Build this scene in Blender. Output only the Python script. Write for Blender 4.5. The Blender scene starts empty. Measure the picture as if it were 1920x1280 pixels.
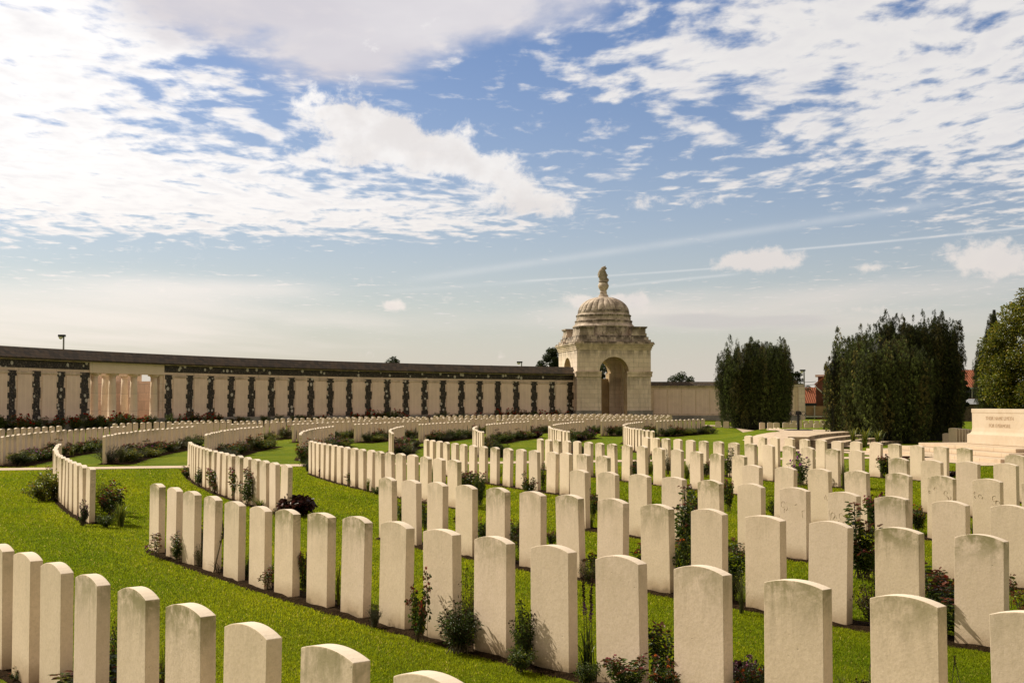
import bpy, bmesh, math, random
import numpy as np
from mathutils import Vector, Matrix
rnd = random.Random(11)
rng = np.random.default_rng(5)
R = math.radians
scene = bpy.context.scene
C = scene.collection

# ---------------------------------------------------------------- camera model (survey of the place)
F, YH, HC = 2319.68, 752.94, 1.7635
PITCH = math.atan((YH - 640) / F)
CX, CZ = 48.526, 46.4485            # centre of the concentric grave rows

def ray(px, py):
    a, b = (px - 960) / F, (640 - py) / F
    return Vector((a, math.cos(PITCH) - b * math.sin(PITCH), math.sin(PITCH) + b * math.cos(PITCH)))
def at(px, py, h=0.0):              # point at height h seen in direction px, py
    d = ray(px, py); t = (h - HC) / d.z
    return Vector((d.x * t, d.y * t, h))
def atd(px, py, depth):             # point at a distance
    d = ray(px, py); t = depth / d.y
    return Vector((d.x * t, d.y * t, HC + d.z * t))
def proj(x, y, z):
    zz = z - HC
    zc = y * math.cos(PITCH) + zz * math.sin(PITCH); yc = -y * math.sin(PITCH) + zz * math.cos(PITCH)
    return 960 + F * x / zc, 640 - F * yc / zc
def polar(r, deg):
    p = R(deg)
    return CX - r * math.sin(p), CZ - r * math.cos(p)
def phi_px(px, r):                  # angle where direction px meets circle r (far side)
    t = (px - 960) / F
    # (tZ-CX)^2+(Z-CZ)^2=r^2
    a = t * t + 1; b = -2 * (t * CX + CZ); c = CX * CX + CZ * CZ - r * r
    Z = (-b + math.sqrt(b * b - 4 * a * c)) / (2 * a); X = t * Z
    return math.degrees(math.atan2(CX - X, CZ - Z))

cam = bpy.data.cameras.new('camera'); co = bpy.data.objects.new('camera', cam); C.objects.link(co)
cam.sensor_width = 36; cam.lens = F / 1920 * 36; cam.clip_end = 5000; cam.clip_start = 0.1
co.location = (0, 0, HC); co.rotation_euler = (math.pi / 2 + PITCH, 0, 0)
scene.camera = co

# ---------------------------------------------------------------- node helpers
class NT:
    def __init__(s, tree): s.t = tree
    def n(s, typ, **kw):
        x = s.t.nodes.new(typ)
        for k, v in kw.items(): setattr(x, k, v)
        return x
    def l(s, a, b): s.t.links.new(a, b)
    def set(s, sock, v):
        if hasattr(v, 'is_output') or isinstance(v, bpy.types.NodeSocket): s.l(v, sock)
        else: sock.default_value = v
    def m(s, op, a, b=None, c=None, clamp=False):
        x = s.n('ShaderNodeMath', operation=op); x.use_clamp = clamp
        s.set(x.inputs[0], a)
        if b is not None: s.set(x.inputs[1], b)
        if c is not None: s.set(x.inputs[2], c)
        return x.outputs[0]
    def mix(s, f, a, b, mode='MIX'):
        x = s.n('ShaderNodeMix', data_type='RGBA', blend_type=mode)
        s.set(x.inputs[0], f)
        for i, v in ((6, a), (7, b)):
            if isinstance(v, (tuple, list)) and len(v) == 3: v = (*v, 1)
            s.set(x.inputs[i], v)
        return x.outputs[2]
    def noise(s, vec, scale, detail=4, rough=.55, dist=0, w=None):
        x = s.n('ShaderNodeTexNoise')
        if w is not None: x.noise_dimensions = '4D'; s.set(x.inputs['W'], w)
        if vec is not None: s.l(vec, x.inputs['Vector'])
        x.inputs['Scale'].default_value = scale; x.inputs['Detail'].default_value = detail
        x.inputs['Roughness'].default_value = rough; x.inputs['Distortion'].default_value = dist
        return x.outputs['Fac']
    def ss(s, v, a, b, lo=0., hi=1.):
        x = s.n('ShaderNodeMapRange', interpolation_type='SMOOTHSTEP')
        s.set(x.inputs[0], v); x.inputs[1].default_value = a; x.inputs[2].default_value = b
        x.inputs[3].default_value = lo; x.inputs[4].default_value = hi
        return x.outputs[0]
    def mapv(s, vec, sc=(1, 1, 1), loc=(0, 0, 0), rot=(0, 0, 0)):
        x = s.n('ShaderNodeMapping'); s.l(vec, x.inputs[0])
        x.inputs['Scale'].default_value = sc; x.inputs['Location'].default_value = loc; x.inputs['Rotation'].default_value = rot
        return x.outputs[0]
    def bump(s, h, strength=.3, dist=.02):
        x = s.n('ShaderNodeBump'); s.l(h, x.inputs['Height']); x.inputs['Strength'].default_value = strength
        x.inputs['Distance'].default_value = dist
        return x.outputs[0]

def mat(name, fn):
    m = bpy.data.materials.new(name); m.use_nodes = True
    k = NT(m.node_tree); b = m.node_tree.nodes['Principled BSDF']
    b.inputs['Roughness'].default_value = .8
    b.inputs['Specular IOR Level'].default_value = .3
    fn(k, b)
    return m
def plain(name, col, rough=.7, var=.15, scale=8, metal=0):
    def fn(k, b):
        g = k.n('ShaderNodeTexCoord').outputs['Object']
        n = k.noise(g, scale, 5)
        c = k.mix(k.ss(n, .3, .7), tuple(x * (1 - var) for x in col), tuple(min(1, x * (1 + var)) for x in col))
        k.l(c, b.inputs['Base Color']); b.inputs['Roughness'].default_value = rough; b.inputs['Metallic'].default_value = metal
    return mat(name, fn)

def m_headstone(k, b):
    g = k.n('ShaderNodeTexCoord').outputs['Object']
    oi = k.n('ShaderNodeObjectInfo'); w = k.m('MULTIPLY', oi.outputs['Random'], 40.)
    at_ = k.n('ShaderNodeAttribute', attribute_type='OBJECT', attribute_name='moss').outputs['Fac']
    pk = k.n('ShaderNodeAttribute', attribute_type='OBJECT', attribute_name='tint').outputs['Fac']
    xyz = k.n('ShaderNodeSeparateXYZ'); k.l(g, xyz.inputs[0]); z = xyz.outputs[2]
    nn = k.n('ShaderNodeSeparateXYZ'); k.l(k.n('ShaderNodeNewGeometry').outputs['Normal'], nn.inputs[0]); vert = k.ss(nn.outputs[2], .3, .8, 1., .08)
    base = k.mix(pk, (.90, .72, .545), (.88, .70, .56))
    big = k.noise(g, 3.5, 5, .6, .4, w)
    base = k.mix(k.ss(big, .3, .75, 0, .5), base, (.70, .55, .40))
    # fine grain
    fine = k.noise(g, 60, 4, .7, 0, w)
    base = k.mix(k.ss(fine, .38, .68, .0, .40), base, (.58, .45, .315))
    # vertical streaks from the top
    st = k.noise(k.mapv(g, (9, 9, 1.7)), 1.0, 6, .72, 1.2, w)
    top = k.ss(z, .35, .80)
    stm = k.m('MULTIPLY', k.ss(st, .42, .66), k.m('MULTIPLY', top, k.m('MULTIPLY_ADD', at_, .75, .30)))
    base = k.mix(k.m('MULTIPLY', k.m('MULTIPLY', stm, .62), vert), base, (.36, .295, .19))
    # green / grey algae at the top edge
    al = k.noise(g, 9, 5, .65, .5, w)
    alm = k.m('MULTIPLY', k.m('MULTIPLY', k.ss(al, .36, .60), k.ss(z, .56, .80)), at_)
    base = k.mix(k.m('MULTIPLY', k.m('MULTIPLY', alm, .8, clamp=True), vert), base, (.25, .22, .09))
    # lichen specks and dark scars
    sp = k.n('ShaderNodeTexVoronoi', voronoi_dimensions='4D'); k.l(g, sp.inputs['Vector']); k.l(w, sp.inputs['W']); sp.inputs['Scale'].default_value = 34
    spm = k.m('MULTIPLY', k.ss(sp.outputs['Distance'], .10, .20, 1, 0), k.ss(k.noise(g, 6, 2, .5, 0, w), .54, .66))
    base = k.mix(k.m('MULTIPLY', spm, .55), base, (.22, .19, .13))
    # soil splash at foot
    ft = k.m('ADD', z, k.m('MULTIPLY', k.m('SUBTRACT', big, .5), .28))
    base = k.mix(k.ss(ft, 0., .20, .72, 0.), base, (.36, .235, .12))
    base = k.mix(k.ss(ft, 0., .05, .6, 0.), base, (.13, .085, .045))
    # upward faces painted paler like sunlit tops; then random weathering per stone
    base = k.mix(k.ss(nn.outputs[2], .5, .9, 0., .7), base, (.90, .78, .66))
    base = k.mix(k.m('MULTIPLY', k.m('FRACT', k.m('MULTIPLY', oi.outputs['Random'], 13.7)), .20), base, (.52, .44, .33))
    k.l(base, b.inputs['Base Color']); b.inputs['Roughness'].default_value = .85; b.inputs['Specular IOR Level'].default_value = .2
    h = k.m('ADD', k.m('MULTIPLY', fine, .7), k.m('MULTIPLY', k.noise(g, 25, 3, .6, 0, w), .6))
    h = k.m('SUBTRACT', h, k.m('MULTIPLY', spm, .8))
    k.l(k.bump(h, .35, .006), b.inputs['Normal'])
M_STONE = mat('headstone_limestone', m_headstone)
M_CARVE = plain('carved_shadow', (.56, .45, .335), .9, .25, 40)

def m_masonry(col, dark, bw, bh, use_uv=False, stain=.5, mortar=(.42, .35, .28), vstain=True, zdark=()):
    def fn(k, b):
        tc = k.n('ShaderNodeTexCoord'); g = tc.outputs['Object']
        v = tc.outputs['UV']
        br = k.n('ShaderNodeTexBrick'); k.l(v, br.inputs['Vector'])
        br.inputs['Color1'].default_value = (*col, 1); br.inputs['Color2'].default_value = (*[c * .87 for c in col], 1)
        br.inputs['Mortar'].default_value = (*mortar, 1); br.inputs['Scale'].default_value = 1
        br.inputs['Mortar Size'].default_value = .012; br.inputs['Brick Width'].default_value = bw; br.inputs['Row Height'].default_value = bh
        br.inputs['Mortar Smooth'].default_value = .3
        n = k.noise(g, .9, 6, .65, .6); n2 = k.noise(g, 7, 5, .6)
        c = k.mix(k.ss(n, .36, .68, 0, stain), br.outputs['Color'], dark)
        c = k.mix(k.ss(n2, .3, .8, 0, .3), c, dark)
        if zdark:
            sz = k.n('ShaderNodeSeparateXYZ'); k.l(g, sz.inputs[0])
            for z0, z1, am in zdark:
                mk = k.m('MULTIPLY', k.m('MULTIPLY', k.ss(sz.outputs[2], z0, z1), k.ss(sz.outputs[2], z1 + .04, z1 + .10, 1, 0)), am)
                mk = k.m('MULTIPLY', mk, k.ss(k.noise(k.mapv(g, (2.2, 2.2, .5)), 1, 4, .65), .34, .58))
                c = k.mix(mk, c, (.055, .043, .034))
        if vstain:
            s_ = k.noise(k.mapv(g, (3, 3, .25)), 1, 4, .6)
            c = k.mix(k.ss(s_, .52, .75, 0, .45), c, tuple(x * .55 for x in dark))
        k.l(c, b.inputs['Base Color']); b.inputs['Roughness'].default_value = .9; b.inputs['Specular IOR Level'].default_value = .15
        h = k.m('ADD', k.m('MULTIPLY', br.outputs['Fac'], -1.), k.m('MULTIPLY', n2, .5))
        k.l(k.bump(h, .5, .02), b.inputs['Normal'])
    return fn
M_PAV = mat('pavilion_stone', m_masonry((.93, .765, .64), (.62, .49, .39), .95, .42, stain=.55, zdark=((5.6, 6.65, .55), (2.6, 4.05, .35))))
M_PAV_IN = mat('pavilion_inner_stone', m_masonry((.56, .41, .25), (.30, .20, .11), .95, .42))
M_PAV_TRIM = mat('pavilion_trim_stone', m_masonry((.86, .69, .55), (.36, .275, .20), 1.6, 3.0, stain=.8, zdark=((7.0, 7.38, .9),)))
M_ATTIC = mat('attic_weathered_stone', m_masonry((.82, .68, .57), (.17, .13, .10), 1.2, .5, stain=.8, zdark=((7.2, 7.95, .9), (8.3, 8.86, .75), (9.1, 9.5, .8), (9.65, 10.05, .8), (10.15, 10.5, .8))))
M_WALL = mat('memorial_wall_stone', m_masonry((.88, .675, .54), (.56, .43, .34), 1.2, .6, stain=.5))
M_COLUMN = mat('column_stone', m_masonry((.84, .69, .53), (.64, .50, .37), 9, 1.15, stain=.4, vstain=False))
M_PLINTH = mat('plinth_grey_stone', m_masonry((.40, .37, .34), (.15, .135, .12), 1.3, .3, stain=.75))
M_WING = mat('wing_wall_stone', m_masonry((.84, .66, .49), (.54, .42, .31), 1.05, 2.7, stain=.45))
def m_panel(k, b):
    tc = k.n('ShaderNodeTexCoord'); g = tc.outputs['Object']; uv = tc.outputs['UV']
    tex = k.noise(k.mapv(uv, (26, 60, 1)), 1, 3, .7)
    cols = k.n('ShaderNodeTexWave', wave_type='BANDS', bands_direction='X'); k.l(uv, cols.inputs['Vector']); cols.inputs['Scale'].default_value = .79
    n = k.noise(g, 1.2, 5, .6)
    c = k.mix(k.ss(tex, .42, .72, 0, .38), (.88, .68, .55), (.56, .43, .345))
    c = k.mix(k.ss(cols.outputs['Fac'], .0, .20, .5, 0), c, (.95, .76, .62))
    c = k.mix(k.ss(n, .4, .75, 0, .4), c, (.60, .46, .36))
    k.l(c, b.inputs['Base Color']); b.inputs['Roughness'].default_value = .85
    k.l(k.bump(tex, .4, .01), b.inputs['Normal'])
M_PANEL = mat('engraved_panel', m_panel)
def m_flint(k, b):
    g = k.n('ShaderNodeTexCoord').outputs['UV']
    v = k.n('ShaderNodeTexVoronoi'); k.l(g, v.inputs['Vector']); v.inputs['Scale'].default_value = 13
    c = k.mix(k.ss(v.outputs['Distance'], .25, .55), (.008, .0065, .005), (.045, .034, .024))
    cr = k.n('ShaderNodeSeparateColor'); k.l(v.outputs['Color'], cr.inputs[0])
    c = k.mix(k.m('GREATER_THAN', cr.outputs[0], .86), c, (.12, .095, .07))
    v2 = k.n('ShaderNodeTexVoronoi'); k.l(g, v2.inputs['Vector']); v2.inputs['Scale'].default_value = 2.1; v2.inputs['Randomness'].default_value = .9
    c2 = k.n('ShaderNodeSeparateColor'); k.l(v2.outputs['Color'], c2.inputs[0])
    c = k.mix(k.m('MULTIPLY', k.m('LESS_THAN', v2.outputs['Distance'], .27), k.m('GREATER_THAN', c2.outputs[1], .25)), c, (.55, .50, .43))
    k.l(c, b.inputs['Base Color']); b.inputs['Roughness'].default_value = .5
    k.l(k.bump(v.outputs['Distance'], .8, .03), b.inputs['Normal'])
M_FLINT = mat('dark_flint', m_flint)
def m_slab_roof(k, b):
    uv = k.n('ShaderNodeTexCoord').outputs['UV']
    br = k.n('ShaderNodeTexBrick'); k.l(uv, br.inputs['Vector']); br.inputs['Scale'].default_value = 1
    br.inputs['Brick Width'].default_value = .42; br.inputs['Row Height'].default_value = .32; br.inputs['Mortar Size'].default_value = .022
    br.inputs['Color1'].default_value = (.10, .072, .052, 1); br.inputs['Color2'].default_value = (.042, .032, .026, 1); br.inputs['Mortar'].default_value = (.02, .018, .016, 1)
    n = k.noise(uv, 1.4, 5, .6); n2 = k.noise(uv, 14, 4, .6)
    c = k.mix(k.ss(n, .45, .7, 0, .7), br.outputs['Color'], (.10, .062, .034))
    c = k.mix(k.ss(n2, .5, .8, 0, .4), c, (.09, .075, .06))
    k.l(c, b.inputs['Base Color']); b.inputs['Roughness'].default_value = .75
    k.l(k.bump(k.m('ADD', br.outputs['Fac'], k.m('MULTIPLY', n2, -.4)), .6, -.02), b.inputs['Normal'])
M_ROOF = mat('stone_slate_roof', m_slab_roof)
def m_red_tile(k, b):
    uv = k.n('ShaderNodeTexCoord').outputs['UV']
    wv = k.n('ShaderNodeTexWave', wave_type='BANDS', bands_direction='X'); k.l(uv, wv.inputs['Vector']); wv.inputs['Scale'].default_value = 1.25
    wy = k.n('ShaderNodeTexWave', wave_type='BANDS', bands_direction='Y', wave_profile='SAW'); k.l(uv, wy.inputs['Vector']); wy.inputs['Scale'].default_value = .95
    n = k.noise(uv, 3, 5, .6)
    c = k.mix(k.ss(wv.outputs['Fac'], .1, .6), (.16, .04, .02), (.47, .155, .075))
    c = k.mix(k.ss(n, .4, .7, 0, .6), c, (.36, .12, .065))
    c = k.mix(k.ss(wy.outputs['Fac'], .85, 1., 0, .7), c, (.10, .035, .02))
    k.l(c, b.inputs['Base Color']); b.inputs['Roughness'].default_value = .8
    k.l(k.bump(wv.outputs['Fac'], .7, .05), b.inputs['Normal'])
M_TILE = mat('red_pantile', m_red_tile)
def m_brick(k, b):
    uv = k.n('ShaderNodeTexCoord').outputs['UV']
    br = k.n('ShaderNodeTexBrick'); k.l(uv, br.inputs['Vector']); br.inputs['Scale'].default_value = 1
    br.inputs['Brick Width'].default_value = .22; br.inputs['Row Height'].default_value = .075; br.inputs['Mortar Size'].default_value = .006
    br.inputs['Color1'].default_value = (.19, .058, .035, 1); br.inputs['Color2'].default_value = (.13, .042, .03, 1); br.inputs['Mortar'].default_value = (.20, .13, .10, 1)
    n = k.noise(uv, .8, 5)
    k.l(k.mix(k.ss(n, .3, .7, 0, .4), br.outputs['Color'], (.12, .04, .03)), b.inputs['Base Color'])
M_BRICK = mat('red_brick', m_brick)
def m_fence(k, b):
    uv = k.n('ShaderNodeTexCoord').outputs['UV']
    wy = k.n('ShaderNodeTexWave', wave_type='BANDS', bands_direction='Y'); k.l(uv, wy.inputs['Vector']); wy.inputs['Scale'].default_value = 1.6
    n = k.noise(k.mapv(uv, (1, 14, 1)), 2, 5, .6)
    c = k.mix(k.ss(n, .3, .7), (.24, .15, .075), (.36, .245, .135))
    c = k.mix(k.ss(wy.outputs['Fac'], .0, .12, .85, 0), c, (.05, .03, .015))
    k.l(c, b.inputs['Base Color'])
M_FENCE = mat('fence_boards', m_fence)
def m_paving(k, b):
    g = k.n('ShaderNodeTexCoord').outputs['Object']
    br = k.n('ShaderNodeTexBrick'); k.l(k.mapv(g, (1, 1, 1), rot=(0, 0, .45)), br.inputs['Vector']); br.inputs['Scale'].default_value = 1
    br.inputs['Brick Width'].default_value = .9; br.inputs['Row Height'].default_value = .6; br.inputs['Mortar Size'].default_value = .012
    br.inputs['Color1'].default_value = (.68, .53, .395, 1); br.inputs['Color2'].default_value = (.62, .475, .35, 1); br.inputs['Mortar'].default_value = (.40, .30, .20, 1)
    n = k.noise(g, 1.3, 6, .6); n2 = k.noise(g, 22, 4)
    c = k.mix(k.ss(n, .45, .75, 0, .5), br.outputs['Color'], (.52, .40, .28))
    c = k.mix(k.ss(n2, .5, .8, 0, .3), c, (.46, .36, .26))
    k.l(c, b.inputs['Base Color']); k.l(k.bump(k.m('SUBTRACT', n2, br.outputs['Fac']), .2, .01), b.inputs['Normal'])
M_PAVING = mat('pale_paving_stone', m_paving)
M_STEPS = mat('pale_step_stone', m_masonry((.68, .535, .395), (.55, .42, .30), 1.4, .6, stain=.4, mortar=(.42, .32, .22)))
M_RISER = plain('shaded_riser', (.24, .19, .13), .9, .5, 4)  # dark tone paints the shade on risers turned from the sun
M_ALTAR = mat('remembrance_stone', m_masonry((.66, .55, .43), (.50, .38, .26), 30, 30, stain=.35, vstain=False))

def m_grass(k, b):
    g = k.n('ShaderNodeNewGeometry').outputs['Position']
    n1 = k.noise(g, .35, 5, .6, .5); n2 = k.noise(g, 3.5, 5, .65); n3 = k.noise(g, 55, 4, .7); n4 = k.noise(g, 14, 3, .6)
    c = k.mix(k.ss(n1, .35, .65), (.14, .20, .005), (.26, .285, .008))
    c = k.mix(k.ss(n2, .36, .68, 0, .75), c, (.12, .175, .006))
    c = k.mix(k.ss(n3, .35, .7, 0, .6), c, (.10, .155, .008))
    c = k.mix(k.ss(n4, .56, .75, 0, .55), c, (.28, .28, .035))
    k.l(c, b.inputs['Base Color']); b.inputs['Roughness'].default_value = .9; b.inputs['Specular IOR Level'].default_value = .05
    k.l(k.bump(k.m('ADD', n3, k.m('MULTIPLY', n4, .8)), .9, .05), b.inputs['Normal'])
M_GRASS = mat('lawn', m_grass)
def leafmat(name, transl=.35, rough=.45, attr='Col', sat=1.0, spec=.4):
    m = bpy.data.materials.new(name); m.use_nodes = True
    k = NT(m.node_tree); b = m.node_tree.nodes['Principled BSDF']; out = m.node_tree.nodes['Material Output']
    a = k.n('ShaderNodeAttribute', attribute_name=attr).outputs['Color']
    g = k.n('ShaderNodeTexCoord').outputs['Object']
    c = k.mix(k.ss(k.noise(g, 12, 3), .3, .7, 0, .45), a, (.035, .04, .01))
    k.l(c, b.inputs['Base Color']); b.inputs['Roughness'].default_value = rough; b.inputs['Specular IOR Level'].default_value = spec
    t = k.n('ShaderNodeBsdfTranslucent'); k.l(k.mix(.5, c, a, 'ADD'), t.inputs['Color'])
    mx = k.n('ShaderNodeMixShader'); mx.inputs[0].default_value = transl
    k.l(b.outputs[0], mx.inputs[1]); k.l(t.outputs[0], mx.inputs[2]); k.l(mx.outputs[0], out.inputs['Surface'])
    return m
M_LEAF = leafmat('leaf', .3, .42, spec=.32)
M_NEEDLE = leafmat('needle', .12, .6, spec=.25)
M_BLADE = leafmat('grass_blade', .6, .7, spec=.03)
M_FLOWER = leafmat('petal', .35, .7, spec=.1)
M_STEM = plain('plant_stem', (.075, .06, .028), .8, .4, 30)
M_BARK = plain('bark', (.09, .07, .05), .95, .4, 6)
def m_soil(k, b):
    g = k.n('ShaderNodeNewGeometry').outputs['Position']
    n = k.noise(g, 18, 6, .7); n2 = k.noise(g, 60, 4, .7)
    c = k.mix(k.ss(n, .3, .7), (.022, .014, .007), (.075, .046, .024))
    c = k.mix(k.ss(n2, .66, .80), c, (.12, .07, .035))
    k.l(c, b.inputs['Base Color']); b.inputs['Specular IOR Level'].default_value = .02; b.inputs['Roughness'].default_value = 1.; k.l(k.bump(k.m('ADD', n, n2), 1., .06), b.inputs['Normal'])
M_SOIL = mat('bed_soil', m_soil)
M_METAL_DARK = plain('dark_painted_metal', (.02, .02, .022), .45, .2, 10)
M_GALV = plain('galvanised_pole', (.20, .20, .21), .5, .2, 6, .4)
M_WHITE = plain('white_paint', (.62, .60, .57), .6, .1, 6)
M_GLASS_OPENING = plain('dark_glazing_and_opening', (.012, .012, .014), .15, .3, 3)
M_CONCRETE = plain('concrete', (.36, .34, .31), .9, .2, 5)
M_GREYROOF = plain('grey_sheet_roof', (.30, .31, .33), .5, .4, 4)

# ---------------------------------------------------------------- object helpers
def finish(o, label=None, cat=None, group=None, kind=None):
    if label: o['label'] = label
    if cat:
        o['category'] = cat
        if not kind: o['kind'] = 'thing'
    if group: o['group'] = group
    if kind: o['kind'] = kind
    return o
def empty(name, loc=(0, 0, 0), rz=0, **kw):
    o = bpy.data.objects.new(name, None); C.objects.link(o); o.location = loc; o.rotation_euler = (0, 0, rz)
    o.empty_display_size = .2
    return finish(o, **kw)
def link(name, me, m, parent=None, loc=None, rz=None, **kw):
    o = bpy.data.objects.new(name, me); C.objects.link(o)
    if m is not None and not me.materials:
        for x in (m if isinstance(m, (list, tuple)) else [m]): me.materials.append(x)
    if parent: o.parent = parent
    if loc is not None: o.location = loc
    if rz is not None: o.rotation_euler = (0, 0, rz)
    return finish(o, **kw)
def text_mesh(name, body, size, extrude, m, parent, spacing=1.0):
    cu = bpy.data.curves.new(name, 'FONT'); cu.body = body; cu.size = size; cu.extrude = extrude; cu.align_x = 'CENTER'; cu.space_character = spacing
    t = bpy.data.objects.new(name, cu); C.objects.link(t); bpy.context.view_layer.update()
    me = bpy.data.meshes.new_from_object(t.evaluated_get(bpy.context.evaluated_depsgraph_get()))
    bpy.data.objects.remove(t); bpy.data.curves.remove(cu); me.name = name; me.materials.clear()
    return link(name, me, m, parent)
def kids(o): return [c for c in bpy.data.objects if c.parent == o]
class Mesh:
    """collects quads/tris with uv, then links as one mesh object"""
    def __init__(s): s.v = []; s.f = []; s.uv = []; s.mi = []
    def add(s, vs, fs, uvs=None, mi=0):
        o = len(s.v); s.v += [tuple(x) for x in vs]
        for i, f in enumerate(fs):
            s.f.append([o + j for j in f]); s.mi.append(mi)
            s.uv.append(uvs[i] if uvs else None)
        return s
    def poly(s, pts, mi=0):
        # planar face with metric uv
        pts = [Vector(p) for p in pts]
        s.add(pts, [list(range(len(pts)))], [planar_uv(pts)], mi)
    def box(s, x0, x1, y0, y1, z0, z1, M=None, mi=0):
        P = [Vector((x, y, z)) for x in (x0, x1) for y in (y0, y1) for z in (z0, z1)]
        if M: P = [M @ p for p in P]
        fs = [(0, 1, 3, 2), (4, 6, 7, 5), (0, 4, 5, 1), (2, 3, 7, 6), (0, 2, 6, 4), (1, 5, 7, 3)]
        uv = []
        for n, f in enumerate(fs):
            w = []
            for j in f:
                x, y, z = (x0, x1)[j // 4], (y0, y1)[j // 2 % 2], (z0, z1)[j % 2]
                w.append((y, z) if n < 2 else ((x, z) if n < 4 else (x, y)))
            uv.append(w)
        s.add(P, fs, uv, mi); return s
    def lathe(s, prof, n=32, M=None, mod=None, a0=0, a1=2 * math.pi, mi=0, cap=True):
        vs = []; full = abs(a1 - a0 - 2 * math.pi) < 1e-6
        m = n if full else n + 1
        for r, z in prof:
            for i in range(m):
                a = a0 + (a1 - a0) * i / n
                rr = r * (mod(a, z) if mod else 1)
                vs.append(Vector((rr * math.cos(a), rr * math.sin(a), z)))
        if M: vs = [M @ v for v in vs]
        fs = []; uv = []
        for j in range(len(prof) - 1):
            for i in range(n):
                i2 = (i + 1) % m
                fs.append((j * m + i, j * m + i2, (j + 1) * m + i2, (j + 1) * m + i))
                rr = max(prof[j][0], .01) * (a1 - a0) / n
                uv.append([(i * rr, prof[j][1]), ((i + 1) * rr, prof[j][1]), ((i + 1) * rr, prof[j + 1][1]), (i * rr, prof[j + 1][1])])
        if full and cap:
            fs.append(tuple(range((len(prof) - 1) * m, len(prof) * m))); uv.append([(0, 0)] * m)
            fs.append(tuple(range(m - 1, -1, -1))); uv.append([(0, 0)] * m)
        s.add(vs, fs, uv, mi); return s
    def tube(s, pts, rad, n=6, mi=0):
        pts = [Vector(p) for p in pts]; vs = []
        if not isinstance(rad, (list, tuple)): rad = [rad] * len(pts)
        for i, p in enumerate(pts):
            d = (pts[min(i + 1, len(pts) - 1)] - pts[max(i - 1, 0)]).normalized()
            u = d.orthogonal().normalized() if abs(d.z) < .99 else Vector((1, 0, 0)); w = d.cross(u).normalized()
            if abs(d.z) >= .99: u = Vector((1, 0, 0)); w = Vector((0, 1, 0))
            for k in range(n):
                a = 2 * math.pi * k / n
                vs.append(p + (u * math.cos(a) + w * math.sin(a)) * rad[i])
        fs = [(i * n + k, i * n + (k + 1) % n, (i + 1) * n + (k + 1) % n, (i + 1) * n + k) for i in range(len(pts) - 1) for k in range(n)]
        fs.append(tuple(range(n - 1, -1, -1))); fs.append(tuple(range((len(pts) - 1) * n, len(pts) * n)))
        s.add(vs, fs, None, mi); return s
    def arc(s, r0, r1, z0, z1, a0, a1, n, mi=0):
        """curved box on the cemetery's circle"""
        vs = []; fs = []; uv = []
        for i in range(n + 1):
            a = a0 + (a1 - a0) * i / n
            for r in (r0, r1):
                x, y = polar(r, a)
                for z in (z0, z1): vs.append((x, y, z))
        for i in range(n):
            b, c = i * 4, i * 4 + 4; u0, u1 = [R(a0 + (a1 - a0) * t / n) * r0 for t in (i, i + 1)]
            # order per section: 0 (r0,z0) 1 (r0,z1) 2 (r1,z0) 3 (r1,z1)
            for q, z in (((b, c, c + 1, b + 1), 1), ((b + 3, c + 3, c + 2, b + 2), 1), ((b + 1, c + 1, c + 3, b + 3), 0), ((b + 2, c + 2, c, b), 0)):
                fs.append(q)
                va, vb = (z0, z1) if z else (r0, r1)
                uv.append([(u0, va), (u1, va), (u1, vb), (u0, vb)])
        e = n * 4
        fs += [(0, 1, 3, 2), (e, e + 2, e + 3, e + 1)]
        uv += [[(r0, z0), (r0, z1), (r1, z1), (r1, z0)], [(r0, z0), (r1, z0), (r1, z1), (r0, z1)]]
        s.add(vs, fs, uv, mi); return s
    def mesh(s, name, smooth=False):
        me = bpy.data.meshes.new(name); me.from_pydata(s.v, [], s.f)
        ul = me.uv_layers.new(name='UVMap'); k = 0
        flat = []
        for f, u in zip(s.f, s.uv):
            if u is None:
                u = planar_uv([Vector(s.v[j]) for j in f])
            for c in u: flat += [c[0], c[1]]
        ul.data.foreach_set('uv', flat)
        me.polygons.foreach_set('material_index', s.mi)
        if smooth: me.polygons.foreach_set('use_smooth', [True] * len(s.f))
        me.update(); return me
    def build(s, name, m, parent=None, smooth=False, **kw):
        me = s.mesh(name, smooth)
        o = link(name, me, m, parent, **kw)
        bm = bmesh.new(); bm.from_mesh(me); bmesh.ops.recalc_face_normals(bm, faces=bm.faces); bm.to_mesh(me); bm.free()
        return o
def planar_uv(pts):
    n = (pts[1] - pts[0]).cross(pts[2] - pts[0])
    if n.length < 1e-9: n = Vector((0, 0, 1))
    n.normalize()
    if abs(n.z) > .7: return [(p.x, p.y) for p in pts]
    h = Vector((-n.y, n.x, 0)).normalized()
    return [(p.dot(h), p.z) for p in pts]
def bevel(o, w, seg=2):
    b = o.modifiers.new('bevel', 'BEVEL'); b.width = w; b.segments = seg; b.limit_method = 'ANGLE'
    return o
def sstep(x, a, b):
    t = min(1, max(0, (x - a) / (b - a))); return t * t * (3 - 2 * t)

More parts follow.
